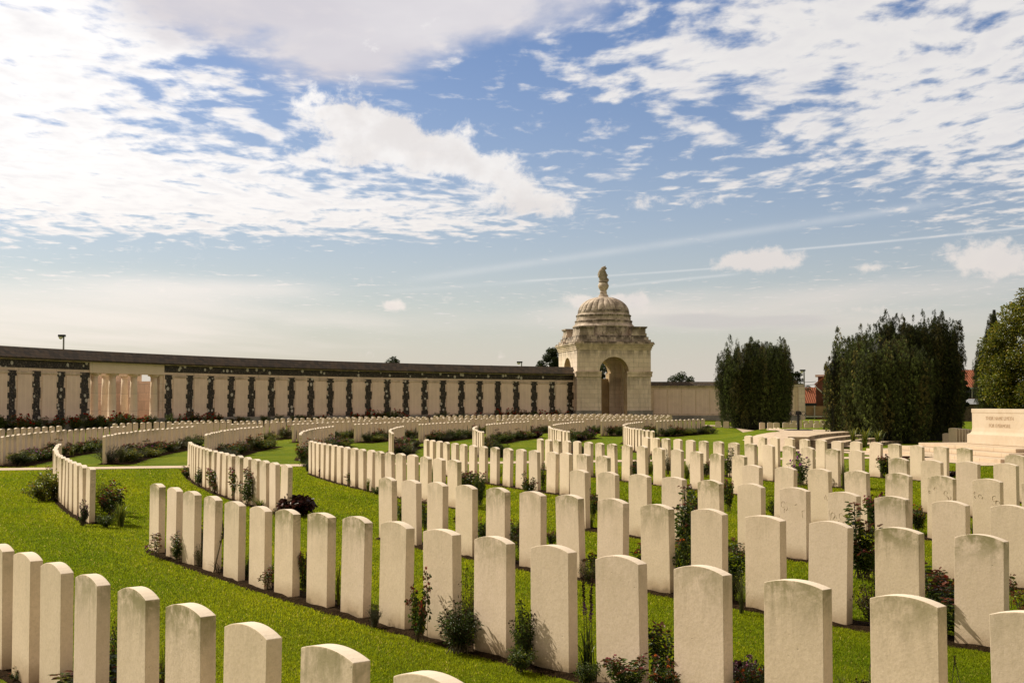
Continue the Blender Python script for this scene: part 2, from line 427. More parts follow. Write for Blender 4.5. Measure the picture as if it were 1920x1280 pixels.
# ---------------------------------------------------------------- ground
def ground_h(x, y):
    if y < 30: return 0.
    p = 960 + F * x / max(y, 1)
    m = sstep(p, 1330, 1460) * (1 - sstep(p, 1600, 1640))
    return m * .45 * sstep(y, 43, 55) * (1 - sstep(y, 62, 72)) - m * .35 * sstep(y, 66, 76)
def graded(lo, hi, fine_lo, fine_hi, step):
    v = [fine_lo]
    while v[-1] < fine_hi: v.append(v[-1] + step)
    s_ = step
    up = []; x = v[-1]
    while x < hi: s_ *= 1.5; x += s_; up.append(x)
    s_ = step; dn = []; x = v[0]
    while x > lo: s_ *= 1.5; x -= s_; dn.append(x)
    return dn[::-1] + v + up
gx = graded(-1500, 1500, -30, 40, .7); gy = graded(-200, 2500, 2, 90, .7)
gv = [(x, y, ground_h(x, y)) for y in gy for x in gx]; nx = len(gx)
gf = [(j * nx + i, j * nx + i + 1, (j + 1) * nx + i + 1, (j + 1) * nx + i) for j in range(len(gy) - 1) for i in range(nx - 1)]
me = bpy.data.meshes.new('lawn'); me.from_pydata(gv, [], gf); me.polygons.foreach_set('use_smooth', [True] * len(gf))
link('lawn', me, M_GRASS, kind='structure')

def ribbon(name, pts_l, pts_r, m, lift=.006, sub=1):
    """flat strip on the ground between two polylines"""
    M_ = Mesh()
    L, Rr = [], []
    for q, o in ((pts_l, L), (pts_r, Rr)):
        for i in range(len(q) - 1):
            for k in range(sub):
                t = k / sub; o.append((q[i][0] * (1 - t) + q[i + 1][0] * t, q[i][1] * (1 - t) + q[i + 1][1] * t))
        o.append(q[-1])
    n = 5
    vs = []
    for a, b in zip(L, Rr):
        for k in range(n):
            t = k / (n - 1); x, y = a[0] * (1 - t) + b[0] * t, a[1] * (1 - t) + b[1] * t
            vs.append((x, y, ground_h(x, y) + lift))
    fs = [(i * n + k, i * n + k + 1, (i + 1) * n + k + 1, (i + 1) * n + k) for i in range(len(L) - 1) for k in range(n - 1)]
    M_.add(vs, fs)
    return M_.build(name, m, kind='structure')
# straight paved path across the rows
p0, p1 = at(0, 880), at(1495, 859.8)
dirp = (p1 - p0).normalized(); nrm = Vector((-dirp.y, dirp.x, 0))
pa, pb = p0 - dirp * 25, p1 + dirp * 30
PATH_A, PATH_B, PATH_W = pa.copy(), pb.copy(), .58
ribbon('path', [(pa + nrm * .58)[:2], (pb + nrm * .58)[:2]], [(pa - nrm * .58)[:2], (pb - nrm * .58)[:2]], M_PAVING, .012, 60)
def on_path(x, y):
    d = (Vector((x, y, 0)) - PATH_A); return abs(d.x * nrm.x + d.y * nrm.y) < .62
# ---------------------------------------------------------------- graves
RAD = [64.418, 61.577, 58.691, 55.81, 52.842, 49.773, 46.777, 43.689]
NEAR = {  # (angle, height correction) measured stone by stone; rows counted from the front
 0: [(49.25,-.004),(49.84,-.007),(50.43,-.007),(50.962,.001),(51.518,.004),(52.119,-.001),(52.653,.001),(53.181,.005),(53.73,.0)],
 1: [(48.54,-.003),(49.142,-.003),(49.758,0),(50.376,.007),(50.989,.005),(51.588,.011),(52.193,.01),(52.783,.011),(53.397,.015),(53.991,.007),(54.573,-.006),(55.208,-.024),(55.772,-.038),(56.39,-.036),(56.982,-.027),(57.588,-.016),(58.175,-.008),(58.807,-.007)],
 2: [(50.305,-.001),(50.954,-.003),(51.585,-.003),(52.223,-.005),(52.856,.007),(53.486,.005),(54.118,.013),(54.744,.015),(55.396,.007),(56.04,.008),(56.682,.004),(57.339,-.003),(57.972,-.013),(58.616,-.015)],
 3: [(51.68,-.03),(52.332,-.031),(53.018,-.025),(53.678,-.016),(54.362,-.009),(55.043,0),(55.731,.006),(56.419,.011),(57.104,.014),(57.798,.01),(58.48,.006)],
 4: [(53.14,.008),(53.861,.009),(54.581,.013),(55.297,.013),(56.02,.014),(56.748,.014),(57.492,.009),(58.229,.007)],
 5: [(55.813,.039),(56.578,.037),(57.329,.035),(58.073,.043)],
 6: [(58.1,.03)],
}
NEARB = {
 1: [(62.6 + .6 * i, 0) for i in range(18)],
 2: [(62.46,-.021),(63.034,-.017),(63.585,-.009),(64.162,-.008)] + [(64.76 + .61 * i, 0) for i in range(15)],
 3: [(62.451,-.008),(63.074,-.006),(63.71,-.003),(64.333,.009),(64.958,.008),(65.566,.003),(66.199,.001),(66.811,.002),(67.422,.004),(68.085,.001),(68.732,.001),(69.336,.001),(69.994,.002)] + [(70.63 + .64 * i, 0) for i in range(5)],
 4: [(62.564,-.003),(63.313,.001),(64.046,0),(64.642,-.004),(65.466,-.001),(66.188,-.004),(66.928,-.007),(67.703,-.008),(68.446,-.013),(69.182,-.013),(69.91,-.011),(70.627,-.008),(71.375,-.005),(72.133,.001),(72.87,0),(73.6,0)],
 5: [(62.645,-.06),(63.471,-.054),(64.253,-.038),(65.07,-.02),(65.889,-.012),(66.68,.005),(67.506,.004),(68.309,.007),(69.066,.008),(69.836,.007),(70.613,.006),(71.395,-.002),(72.182,-.003),(72.964,-.01),(73.736,-.01)],
 6: [(62.719,-.024),(63.589,-.016),(64.55,-.01),(65.36,-.002),(66.243,-.001),(67.093,.006),(67.968,.003),(68.78,.012),(69.648,.008),(70.487,.008),(71.329,.009),(72.131,.011),(72.928,.006),(73.794,.006)],
 7: [(62.828,-.024),(63.692,-.016),(64.627,-.018),(65.525,-.002),(66.42,.006),(67.351,.01),(68.25,.003),(69.144,.009),(70.064,.01),(70.987,.017),(71.948,.017),(72.881,.011),(73.863,.02)],
}
def rfar(i):
    r = RAD[i] if i >= 0 else RAD[0] - i * 2.85
    return RAD[4] + (r - RAD[4]) * .945
ORD = ['first', 'second', 'third', 'fourth', 'fifth', 'sixth', 'seventh', 'eighth', 'ninth', 'tenth', 'eleventh', 'twelfth', 'thirteenth', 'fourteenth', 'fifteenth', 'sixteenth', 'seventeenth', 'eighteenth', 'nineteenth', 'twentieth', 'twenty-first', 'twenty-second', 'twenty-third', 'twenty-fourth', 'twenty-fifth', 'twenty-sixth']
def headstone_mesh(name, w=.381, t=.076, hc=.778, ha=.813, seg=10, bev=True, seed=0):
    q = random.Random(seed)
    bm = bmesh.new()
    prof = [(-w / 2, -.12), (w / 2, -.12), (w / 2, hc)]
    # flat segmental head
    rise = ha - hc; rad = (w * w / 4 + rise * rise) / (2 * rise)
    a = math.asin(w / 2 / rad)
    for i in range(1, seg):
        b_ = a - 2 * a * i / seg
        prof.append((rad * math.sin(b_), ha - rad + rad * math.cos(b_)))
    prof.append((-w / 2, hc))
    f = [bm.verts.new((x, -t / 2, z)) for x, z in prof]; g = [bm.verts.new((x, t / 2, z)) for x, z in prof]
    bm.faces.new(f); bm.faces.new(g[::-1])
    n = len(prof)
    for i in range(n): bm.faces.new((f[i], g[i], g[(i + 1) % n], f[(i + 1) % n]))
    bmesh.ops.recalc_face_normals(bm, faces=bm.faces)
    if bev:
        ed = [e for e in bm.edges if e.calc_face_angle(0) > .6]
        bmesh.ops.bevel(bm, geom=ed, offset=.004, segments=2, affect='EDGES', profile=.6)
    me = bpy.data.meshes.new(name); bm.to_mesh(me); bm.free()
    me.materials.append(M_STONE)
    return me
STONES = [headstone_mesh('headstone', hc=.776 + .004 * (i % 3), ha=.812 + .003 * (i % 2), t=.074 + .003 * (i % 3), seed=i) for i in range(5)]
STONE_FAR = headstone_mesh('headstone_plain', seg=6, bev=False)

LOOK = ['pale clean', 'faintly streaked', 'grey weathered', 'green-topped', 'mossy streaked']
stones = []   # row, block, order, x, y, rz, dh
def put(row, block, order, r, deg, dh):
    x, y = polar(r, deg)
    # local x runs along the row, local -y looks outward
    stones.append(dict(row=row, block=block, order=order, x=x, y=y, rz=-R(deg), dh=dh, deg=deg, r=r, s=F / max(y, 1)))
for i, L in NEAR.items():
    for k, (d, h) in enumerate(sorted(L, reverse=True)): put(i, 'A', k, RAD[i], d, h)       # from the aisle towards the right
for i, L in NEARB.items():
    for k, (d, h) in enumerate(sorted(L)): put(i, 'B', k, RAD[i], d, h)                     # from the aisle away
BLOCKS = []
for i in range(-1, 8):
    r = rfar(i)
    st = [78, 78.5, 79.3, 80, 80.6, 81.3, 82, 82.5, 83][i + 1]
    for blk, a0, a1 in (('C', st, 92.6), ('D', 97, 107.3), ('E', 111.3, 121.8), ('F', 126, 142)):
        step = math.degrees(.685 / r); k = 0; d = a0; ds = []
        while d < a1:
            x, y = polar(r, d)
            if blk == 'F' and proj(x, y, .8)[0] > 1258: break
            put(i, blk, k, r, d + rnd.uniform(-.03, .03), rnd.uniform(-.008, .012)); ds.append(d); d += step; k += 1
        if ds: BLOCKS.append((i, blk, r, ds[0], ds[-1]))
vis = []
for s_ in stones:
    px, py = proj(s_['x'], s_['y'], .8)
    s_['px'] = px; s_['in'] = -35 < px < 1990 and py < 1300
cand = sorted([s_ for s_ in stones if s_['in']], key=lambda q: -q['s'])
keep = cand[:264]; rest = cand[264:]
BLK = {'A': 'right of the grass aisle', 'B': 'left past the grass aisle', 'C': 'just beyond the paved path', 'D': 'in the second block beyond the path'}
def row_word(i): return {-1: 'outermost', 0: 'nearest'}.get(i, ORD[i] if i >= 0 else '')
for s_ in keep:
    q = random.Random(int(s_['deg'] * 1000) + s_['row'] * 77)
    moss = q.choice([.05, .15, .3, .5, .7, .9, 1.15]); tint = q.choice([0, .2, .5, 1.])
    if s_['row'] == 2 and s_['block'] == 'A' and s_['order'] in (11,): tint = 1; moss = .0
    lk = 'pale' if moss < .15 else ('lightly stained' if moss < .4 else ('green-stained' if moss < .7 else 'mossy-topped'))
    o = link('headstone', STONES[q.randrange(5)], None)
    dh = s_['dh']
    o.location = (s_['x'], s_['y'], min(0, dh)); o.rotation_euler = (q.gauss(0, .010), q.gauss(0, .010), s_['rz'] + q.gauss(0, .012))
    if dh > 0: o.scale = (1, 1, 1 + dh / .8)
    o['moss'] = moss; o['tint'] = tint
    b = s_['block']
    rw = row_word(s_['row'])
    where = {'A': f"{ORD[s_['order']]} right of the grass aisle, {rw} row from the front",
             'B': f"{ORD[s_['order']]} left of the grass aisle, {rw} row from the front",
             'C': f"{ORD[s_['order']]} past the paved path in the {rw} curved row",
             'D': f"{ORD[s_['order']]} in the second block past the path, {rw} curved row"}.get(b, f"{ORD[s_['order']]} in the far block, {rw} curved row")
    if s_['row'] == 0 and b == 'A': where = f"{ORD[s_['order']]} from the left in the frontmost row at the lower edge"
    finish(o, f"{lk} white headstone, {where}", 'headstone', 'white headstones standing in curved rows')
    s_['obj'] = o
# the rest of the far rows: one mass
if rest:
    bm = bmesh.new()
    for s_ in rest:
        t = bmesh.new(); t.from_mesh(STONE_FAR)
        t.transform(Matrix.Translation((s_['x'], s_['y'], s_['dh'])) @ Matrix.Rotation(s_['rz'] + rnd.gauss(0, .01), 4, 'Z'))
        tmp = bpy.data.meshes.new('tmp'); t.to_mesh(tmp); t.free(); bm.from_mesh(tmp); bpy.data.meshes.remove(tmp)
    me = bpy.data.meshes.new('far_headstones'); bm.to_mesh(me); bm.free(); me.materials.append(M_STONE)
    o = link('far_headstones', me, None); o['moss'] = .2; o['tint'] = .2
    finish(o, 'hundreds of small white headstones massed in the farthest rows before the memorial wall', 'headstones', kind='stuff')

# carved marks on a few stones (shallow worn crests), letters on the row ends
def carve(stone, strokes, face=-1, t=.076):
    M_ = Mesh()
    for st in strokes:
        pts = [(x, face * (t / 2 + .0008), z) for x, z in st]
        M_.tube([(x + rnd.uniform(-.004, .004), y, z + rnd.uniform(-.004, .004)) for x, y, z in pts], [rnd.uniform(.0010, .0028) for _ in pts], 5)
    return M_.build('carved_mark', M_CARVE, stone)
def curl(cx, cz, r, a0, a1, n=7): return [(cx + r * math.cos(R(a0 + (a1 - a0) * i / n)), cz + r * 1.2 * math.sin(R(a0 + (a1 - a0) * i / n))) for i in range(n + 1)]
def stone_of(row, blk, px):
    return min((s_ for s_ in keep if s_['row'] == row and s_['block'] == blk), key=lambda q: abs(q['px'] - px))['obj']
carve(stone_of(3, 'A', 1490), [curl(-.14, .62, .03, 20, 300), curl(-.10, .58, .02, 180, 400), curl(-.11, .55, .02, 90, 250), [(.03, .62), (.05, .635)], curl(.15, .55, .022, 60, 250), [(.135, .53), (.14, .49)]])
carve(stone_of(3, 'A', 1580), [[(-.17, .60), (-.15, .50)], curl(-.12, .55, .03, 100, 420), curl(-.09, .52, .02, 0, 270), curl(-.01, .55, .028, 0, 270), [(-.04, .50), (-.09, .48)]])
carve(stone_of(4, 'A', 1765), [curl(-.16, .60, .012, 0, 300), curl(-.07, .64, .02, 20, 200), curl(.08, .60, .025, 0, 250), [(.10, .57), (.13, .52), (.12, .48), (.15, .44)], curl(.14, .55, .02, 180, 420)])
carve(stone_of(4, 'A', 1850), [curl(-.155, .63, .012, 0, 250), curl(-.15, .58, .010, 90, 330), curl(-.09, .60, .018, 0, 250), [(-.06, .56), (-.05, .59)], curl(.11, .58, .03, 40, 330), curl(.15, .53, .025, 0, 270), [(.07, .52), (.12, .49)]])
carve(stone_of(4, 'A', 1540), [[(.13, .46), (.15, .41), (.16, .38)], [(.11, .44), (.12, .40)]])
def letters(stone, chars, z0, t=.381):
    for i, ch in enumerate(chars):
        o = text_mesh('row_letter', ch, .075, .001, M_CARVE, stone); o.location = (t / 2 + .0012, 0, z0 - i * .095)
        o.rotation_euler = (math.pi / 2, 0, math.pi / 2)
letters(stone_of(2, 'B', 536), 'COF', .66)
letters(stone_of(1, 'B', 180), 'COF', .63)

# soil strips under the rows
def soil(row, blk, r, a0, a1, inn, out):
    n = max(8, int(abs(a1 - a0) * 9)); M_ = Mesh(); vs = []
    q = random.Random(row * 31 + ord(blk))
    for i in range(n + 1):
        a = a0 + (a1 - a0) * i / n
        ro = r + out + q.uniform(-.035, .045); ri = r - inn + q.uniform(-.06, .06)
        for k, rr in enumerate((ro, (ro + r) / 2, r, (ri + r) / 2, ri)):
            x, y = polar(rr, a); vs.append((x, y, (.002, .02, .024, .024, .002)[k] + (q.uniform(-.008, .012) if 0 < k < 4 else 0) + ground_h(x, y)))
    fs = [(i * 5 + k, i * 5 + k + 1, i * 5 + k + 6, i * 5 + k + 5) for i in range(n) for k in range(4)]
    M_.add(vs, fs)
    M_.build('flower_bed', M_SOIL, kind='structure', smooth=True)
SOILS = []
for src, blk in ((NEAR, 'A'), (NEARB, 'B')):
    for i, L in src.items():
        a = [d for d, _ in L]; SOILS.append((i, blk, RAD[i], min(a) - (.9 if blk == 'A' else .25), max(a) + .2, .26, .115))
for i, blk, r, a, b in BLOCKS: SOILS.append((i, blk, r, a - .3, b + .3, .85, .17))
for s_ in SOILS: soil(*s_)
def on_soil(x, y):
    r = math.hypot(x - CX, y - CZ); d = math.degrees(math.atan2(CX - x, CZ - y))
    for i, b, rr, a0, a1, inn, out in SOILS:
        if a0 < d < a1 and rr - inn + .02 < r < rr + out - .02: return True
    return False

# ---------------------------------------------------------------- mown grass blades
def grass_blades():
    N = 1000000
    Y = np.exp(rng.uniform(math.log(5.0), math.log(34), N)); X = rng.uniform(-.47, .47, N) * Y
    d = np.stack([X - PATH_A.x, Y - PATH_A.y], 1) @ np.array([nrm.x, nrm.y])
    ok = np.abs(d) > .64
    rr = np.hypot(X - CX, Y - CZ); dd = np.degrees(np.arctan2(CX - X, CZ - Y))
    edge = np.zeros(N)
    for i, b, r_, a0, a1, inn, out in SOILS:
        ok &= ~((dd > a0) & (dd < a1) & (rr > r_ - inn - .0) & (rr < r_ + out + .0))
    X, Y = X[ok], Y[ok]; n = len(X)
    sc = np.clip(Y / 8, 1, 3.2)
    h = rng.uniform(.009, .020, n) * (1 + .3 * (sc - 1)); w = rng.uniform(.0024, .0042, n) * sc
    a = rng.uniform(0, 2 * math.pi, n); lean = rng.uniform(.2, 1.3, n) * h; b = rng.uniform(0, 2 * math.pi, n)
    V = np.empty((n, 3, 3))
    V[:, 0] = np.stack([X - np.cos(a) * w, Y - np.sin(a) * w, np.zeros(n) - .002], 1)
    V[:, 1] = np.stack([X + np.cos(a) * w, Y + np.sin(a) * w, np.zeros(n) - .002], 1)
    V[:, 2] = np.stack([X + np.cos(b) * lean, Y + np.sin(b) * lean, h], 1)
    me = bpy.data.meshes.new('grass'); me.vertices.add(3 * n); me.vertices.foreach_set('co', V.ravel())
    me.loops.add(3 * n); me.loops.foreach_set('vertex_index', np.arange(3 * n, dtype=np.int32))
    me.polygons.add(n); me.polygons.foreach_set('loop_start', np.arange(0, 3 * n, 3, dtype=np.int32))
    g = rng.uniform(0, 1, n); patch = .5 + .5 * np.sin(X * 1.7 + np.sin(Y * 1.1) * 2) * np.cos(Y * 1.3 + np.sin(X * .9))
    c0, c1, c2 = np.array([.10, .18, .004]), np.array([.37, .375, .009]), np.array([.50, .42, .10])
    band = .5 + .5 * np.tanh(3 * np.sin(np.hypot(X - CX, Y - CZ) * 2 * math.pi / 1.43 + .6)); big = .5 + .5 * np.sin(X * .55 + 1.3 * np.sin(Y * .37)) * np.sin(Y * .41 + X * .2)
    t = np.clip(.42 * g + .22 * patch + .16 * band + .30 * big - .05, 0, 1)[:, None]
    col = c0 * (1 - t) + c1 * t; dry = rng.uniform(0, 1, n) > .965; col[dry] = c2
    ca = me.color_attributes.new('Col', 'FLOAT_COLOR', 'POINT')
    cc = np.ones((n, 3, 4)); cc[:, :, :3] = col[:, None, :]; cc[:, :2, :3] *= .8
    ca.data.foreach_set('color', cc.ravel())
    me.update(); me.validate()
    link('grass', me, M_BLADE, kind='stuff', label='short mown green grass covering the lawn between the grave rows', cat='grass')
grass_blades()

# ---------------------------------------------------------------- plants
def leaf_mesh(name, pos, dirs, nor, ln, wd, col, smooth=False):
    """pos (n,3) base, dirs unit direction, nor unit normal, ln, wd (n,), col (n,3): one folded six-vertex leaf each"""
    n = len(pos); side = np.cross(dirs, nor)
    side /= np.linalg.norm(side, axis=1, keepdims=True) + 1e-9
    L, Wd = ln[:, None], wd[:, None]; up = nor * (Wd * .35)
    V = np.empty((n, 6, 3))
    V[:, 0] = pos
    V[:, 1] = pos + dirs * L * .35 + side * Wd * .5 + up
    V[:, 2] = pos + dirs * L * .72 + side * Wd * .38 + up * .6
    V[:, 3] = pos + dirs * L - nor * L * .12
    V[:, 4] = pos + dirs * L * .72 - side * Wd * .38 + up * .6
    V[:, 5] = pos + dirs * L * .35 - side * Wd * .5 + up
    idx = np.arange(n)[:, None] * 6
    Q = np.concatenate([idx + np.array([[0, 1, 2, 3]]), idx + np.array([[0, 3, 4, 5]])], 1).reshape(-1).astype(np.int32)
    me = bpy.data.meshes.new(name); me.vertices.add(6 * n); me.vertices.foreach_set('co', V.ravel())
    me.loops.add(8 * n); me.loops.foreach_set('vertex_index', Q)
    me.polygons.add(2 * n); me.polygons.foreach_set('loop_start', np.arange(0, 8 * n, 4, dtype=np.int32))
    ca = me.color_attributes.new('Col', 'FLOAT_COLOR', 'POINT'); cc = np.ones((n, 6, 4)); cc[:, :, :3] = col[:, None, :]
    ca.data.foreach_set('color', cc.ravel()); me.update(); me.validate()
    return me
def unit(v): return v / (np.linalg.norm(v, axis=1, keepdims=True) + 1e-9)
def pal(n, cols, wts, var=.25):
    c = np.array(cols)[rng.choice(len(cols), n, p=np.array(wts) / sum(wts))]
    return np.clip(c * rng.uniform(1 - var, 1 + var, (n, 1)) * rng.uniform(.92, 1.08, (n, 3)), 0, 1)
def stems(h, w, n, base=.06, curve=.3):
    out = []
    for i in range(n):
        a = rng.uniform(0, 2 * math.pi); rr = w / 2 * math.sqrt(rng.uniform(.05, 1)); hh = h * rng.uniform(.55, 1) * (1 - .35 * (rr / (w / 2)) ** 2)
        e = np.array([rr * math.cos(a), rr * math.sin(a), hh]); b = np.array([rng.normal(0, base), rng.normal(0, base), 0.])
        mid = (b + e) / 2 + np.array([0, 0, hh * curve * .4]) + rng.normal(0, .03 * w, 3)
        t = np.linspace(0, 1, 7)[:, None]
        out.append((1 - t) ** 2 * b + 2 * t * (1 - t) * mid + t * t * e)
    return out
def flowers(pts, rad, col, n=14):
    P, D, N_, L, W_ = [], [], [], [], []
    for p in pts:
        for k in range(n):
            d = rng.normal(0, 1, 3); d[2] = abs(d[2]) * .8; d /= np.linalg.norm(d) + 1e-9
            P.append(p); D.append(d); v = rng.normal(0, 1, 3); v -= v.dot(d) * d; N_.append(v / np.linalg.norm(v)); L.append(rad * rng.uniform(.7, 1.2)); W_.append(rad * rng.uniform(.7, 1.1))
    return leaf_mesh('blossoms', np.array(P), np.array(D), np.array(N_), np.array(L), np.array(W_), pal(len(P), [col, tuple(c * .6 for c in col)], [3, 1]))
def bush(h, w, nst, per, ll, cols, wts, fl=None, flat=.3, lo=.2, red_tips=None, narrow=.55):
    S = stems(h, w, nst); P, D, N_, CL = [], [], [], []
    sm = Mesh()
    for s_ in S:
        sm.tube(s_, [.006 * (1 - .75 * i / 6) + .0012 for i in range(7)], 5)
        for k in range(int(per * 1.7)):
            t = rng.uniform(lo, 1) * 6; i = min(5, int(t)); f = t - i; p = s_[i] * (1 - f) + s_[i + 1] * f
            tan = s_[i + 1] - s_[i]; tan /= np.linalg.norm(tan) + 1e-9
            d = rng.normal(0, 1, 3); d -= d.dot(tan) * tan * .6; d[2] = d[2] * .5 + .15; d /= np.linalg.norm(d) + 1e-9
            p = p + d * rng.uniform(0, .05) * (h + w)
            P.append(p); D.append(d); CL.append(t / 6)
            nn = rng.normal(0, flat, 3) + np.array([0, 0, 1.]); nn -= nn.dot(d) * d; N_.append(nn / (np.linalg.norm(nn) + 1e-9))
    P, D, N_, CL = map(np.array, (P, D, N_, CL)); n = len(P)
    col = pal(n, cols, wts)
    if red_tips is not None:
        m = (CL > .86) & (rng.uniform(0, 1, n) < .6); col[m] = np.array(red_tips) * rng.uniform(.6, 1.3, (m.sum(), 1))
    ln = ll * 1.15 * rng.uniform(.6, 1.2, n)
    leaf = leaf_mesh('foliage', P, D, N_, ln, ln * narrow * rng.uniform(.85, 1.15, n), col)
    fm = None
    if fl:
        cnt, rad, c, npet = fl
        tips = [s_[-1] + rng.normal(0, .015, 3) for s_ in S]; tips = [tips[i % len(tips)] + (rng.normal(0, .05 * w, 3) if i >= len(tips) else 0) for i in range(cnt)]
        fm = flowers(tips, rad, c, npet)
    return leaf, sm.mesh('stem'), fm
def blades(h, w, n, cols, wts, bw=.016, spike=None):
    """arching strap leaves as one mesh; optional flower spikes"""
    V, Fc, Cc = [], [], []
    cl = pal(n, cols, wts)
    for i in range(n):
        a = rng.uniform(0, 2 * math.pi); hh = h * rng.uniform(.55, 1.05); out = w / 2 * rng.uniform(.2, 1.15); b = np.array([rng.normal(0, .05 * w), rng.normal(0, .05 * w), 0])
        sd = np.array([-math.sin(a), math.cos(a), 0]); o = len(V); m = 6
        for k in range(m):
            t = k / (m - 1); p = b + np.array([math.cos(a) * out * t ** 1.7, math.sin(a) * out * t ** 1.7, hh * (t - .35 * t ** 3) / .65 * .9])
            wd = bw * (1 - t) ** .6 * (.6 + .4 * min(1, t * 5)) + .0008
            V += [p - sd * wd / 2, p + sd * wd / 2]; Cc += [cl[i] * (.6 + .5 * t)] * 2
        for k in range(m - 1): Fc.append((o + 2 * k, o + 2 * k + 1, o + 2 * k + 3, o + 2 * k + 2))
    me = bpy.data.meshes.new('leaves'); me.from_pydata([tuple(v) for v in V], [], Fc)
    ca = me.color_attributes.new('Col', 'FLOAT_COLOR', 'POINT'); cc = np.ones((len(V), 4)); cc[:, :3] = np.array(Cc); ca.data.foreach_set('color', cc.ravel())
    fm = sm = None
    if spike:
        cnt, sh, sr, c0, c1 = spike; st = Mesh(); P, D, N_, L, W_, K = [], [], [], [], [], []
        for i in range(cnt):
            a = rng.uniform(0, 6.28); ln = rng.uniform(.05, .16) * sh; e = np.array([math.cos(a) * ln, math.sin(a) * ln, sh * rng.uniform(.75, 1)]); b = np.array([rng.normal(0, .03), rng.normal(0, .03), 0])
            st.tube([b, (b + e) / 2, e], [.005, .004, .003], 5)
            for k in range(90):
                t = 1 - rng.uniform(0, .42); p = b * (1 - t) + e * t; d = rng.normal(0, 1, 3); d[2] = abs(d[2]) * .5; d /= np.linalg.norm(d)
                P.append(p); D.append(d); v = rng.normal(0, 1, 3); v -= v.dot(d) * d; N_.append(v / np.linalg.norm(v)); L.append(sr); W_.append(sr * .5)
                K.append(np.array(c1 if t < .72 else c0) * rng.uniform(.6, 1.3))
        fm = leaf_mesh('blossoms', np.array(P), np.array(D), np.array(N_), np.array(L), np.array(W_), np.array(K)); sm = st.mesh('stem')
    return me, sm, fm
DG, MG, YG, RD = (.036, .062, .013), (.085, .125, .018), (.24, .25, .025), (.17, .045, .022)
PROTO = {
 'rose': [bush(.72, .62, 12, 40, .058, [DG, MG, YG, RD], [5, 4, 1, .7], (8, .028, [(.42, .05, .03), (.55, .16, .03), (.45, .12, .16)][_], 9), red_tips=(.16, .045, .025)) for _ in range(3)],
 'climber': [bush(1.0, .42, 8, 46, .058, [DG, MG, YG], [5, 4, 1], (4, .02, (.25, .07, .03), 8), red_tips=(.16, .05, .03)) for _ in range(3)],
 'sprig': [bush(.55, .40, 4, 22, .05, [MG, RD, YG], [3, 3, 1], None, red_tips=(.18, .05, .03), lo=.35) for _ in range(2)],
 'shrub': [bush(.55, .75, 22, 42, .042, [DG, MG, YG], [4, 5, 1.5], None) for _ in range(3)],
 'browned': [bush(.6, .6, 22, 36, .032, [(.075, .05, .02), MG, (.11, .07, .03)], [4, 2, 2], (30, .014, (.05, .025, .015), 8), narrow=.35) for _ in range(2)],
 'seedhead': [bush(.62, .55, 30, 40, .042, [DG, MG, (.06, .05, .02)], [5, 3, 1], (46, .017, (.045, .02, .014), 10), narrow=.28) for _ in range(2)],
 'maroon': [bush(.36, .62, 26, 16, .085, [(.030, .008, .010), (.055, .012, .014), (.10, .03, .03)], [5, 4, 1], None, narrow=.85) for _ in range(2)],
 'yellowing': [bush(.6, .95, 24, 34, .05, [YG, MG, (.22, .17, .02)], [5, 4, 1.5], (6, .02, (.55, .30, .02), 10)) for _ in range(2)],
 'redrose': [bush(.85, .95, 20, 34, .055, [MG, DG, YG, (.10, .06, .02)], [4, 4, 2, 1], (13, .07, (.50, .014, .012), 14)) for _ in range(3)],
 'phlox': [bush(.62, .5, 12, 36, .05, [MG, DG], [3, 3], (14, .032, (.42, .10, .40), 10), narrow=.35) for _ in range(1)],
 'catmint': [bush(.45, .8, 60, 22, .026, [(.055, .075, .035), (.08, .095, .05), (.09, .07, .09)], [4, 4, 1.3], None, narrow=.3, lo=.05) for _ in range(2)],
 'strap': [blades(.5, .5, 60, [YG, MG, (.2, .2, .05)], [4, 4, 1], .018) for _ in range(2)],
 'fountain': [blades(.6, .55, 130, [(.12, .11, .05), MG, (.16, .13, .07)], [3, 3, 1], .006) for _ in range(1)],
 'liatris': [blades(.42, .5, 46, [MG, DG], [4, 3], .013, (4, .80, .022, (.045, .015, .02), (.22, .045, .26))) for _ in range(1)],
 'deadstalk': [blades(.2, .3, 10, [(.06, .045, .02)], [1], .008, (2, .6, .014, (.03, .016, .012), (.035, .02, .014))) for _ in range(1)],
 'pinkmat': [bush(.3, .5, 26, 20, .035, [DG, (.06, .03, .04)], [3, 2], (40, .02, (.30, .13, .20), 8)) for _ in range(1)],
 'daylily': [bush(.42, .22, 3, 10, .06, [MG, YG], [1, 1], (3, .06, (.72, .30, .015), 7)) for _ in range(1)],
}
SIZE = {'rose': (.72, .62), 'climber': (1.0, .42), 'sprig': (.55, .40), 'shrub': (.55, .75), 'browned': (.6, .6), 'seedhead': (.62, .55), 'maroon': (.36, .62), 'yellowing': (.6, .95),
        'redrose': (.85, .95), 'phlox': (.62, .5), 'catmint': (.45, .8), 'strap': (.5, .5), 'fountain': (.6, .55), 'liatris': (.8, .5), 'deadstalk': (.6, .3), 'pinkmat': (.3, .5), 'daylily': (.45, .25)}
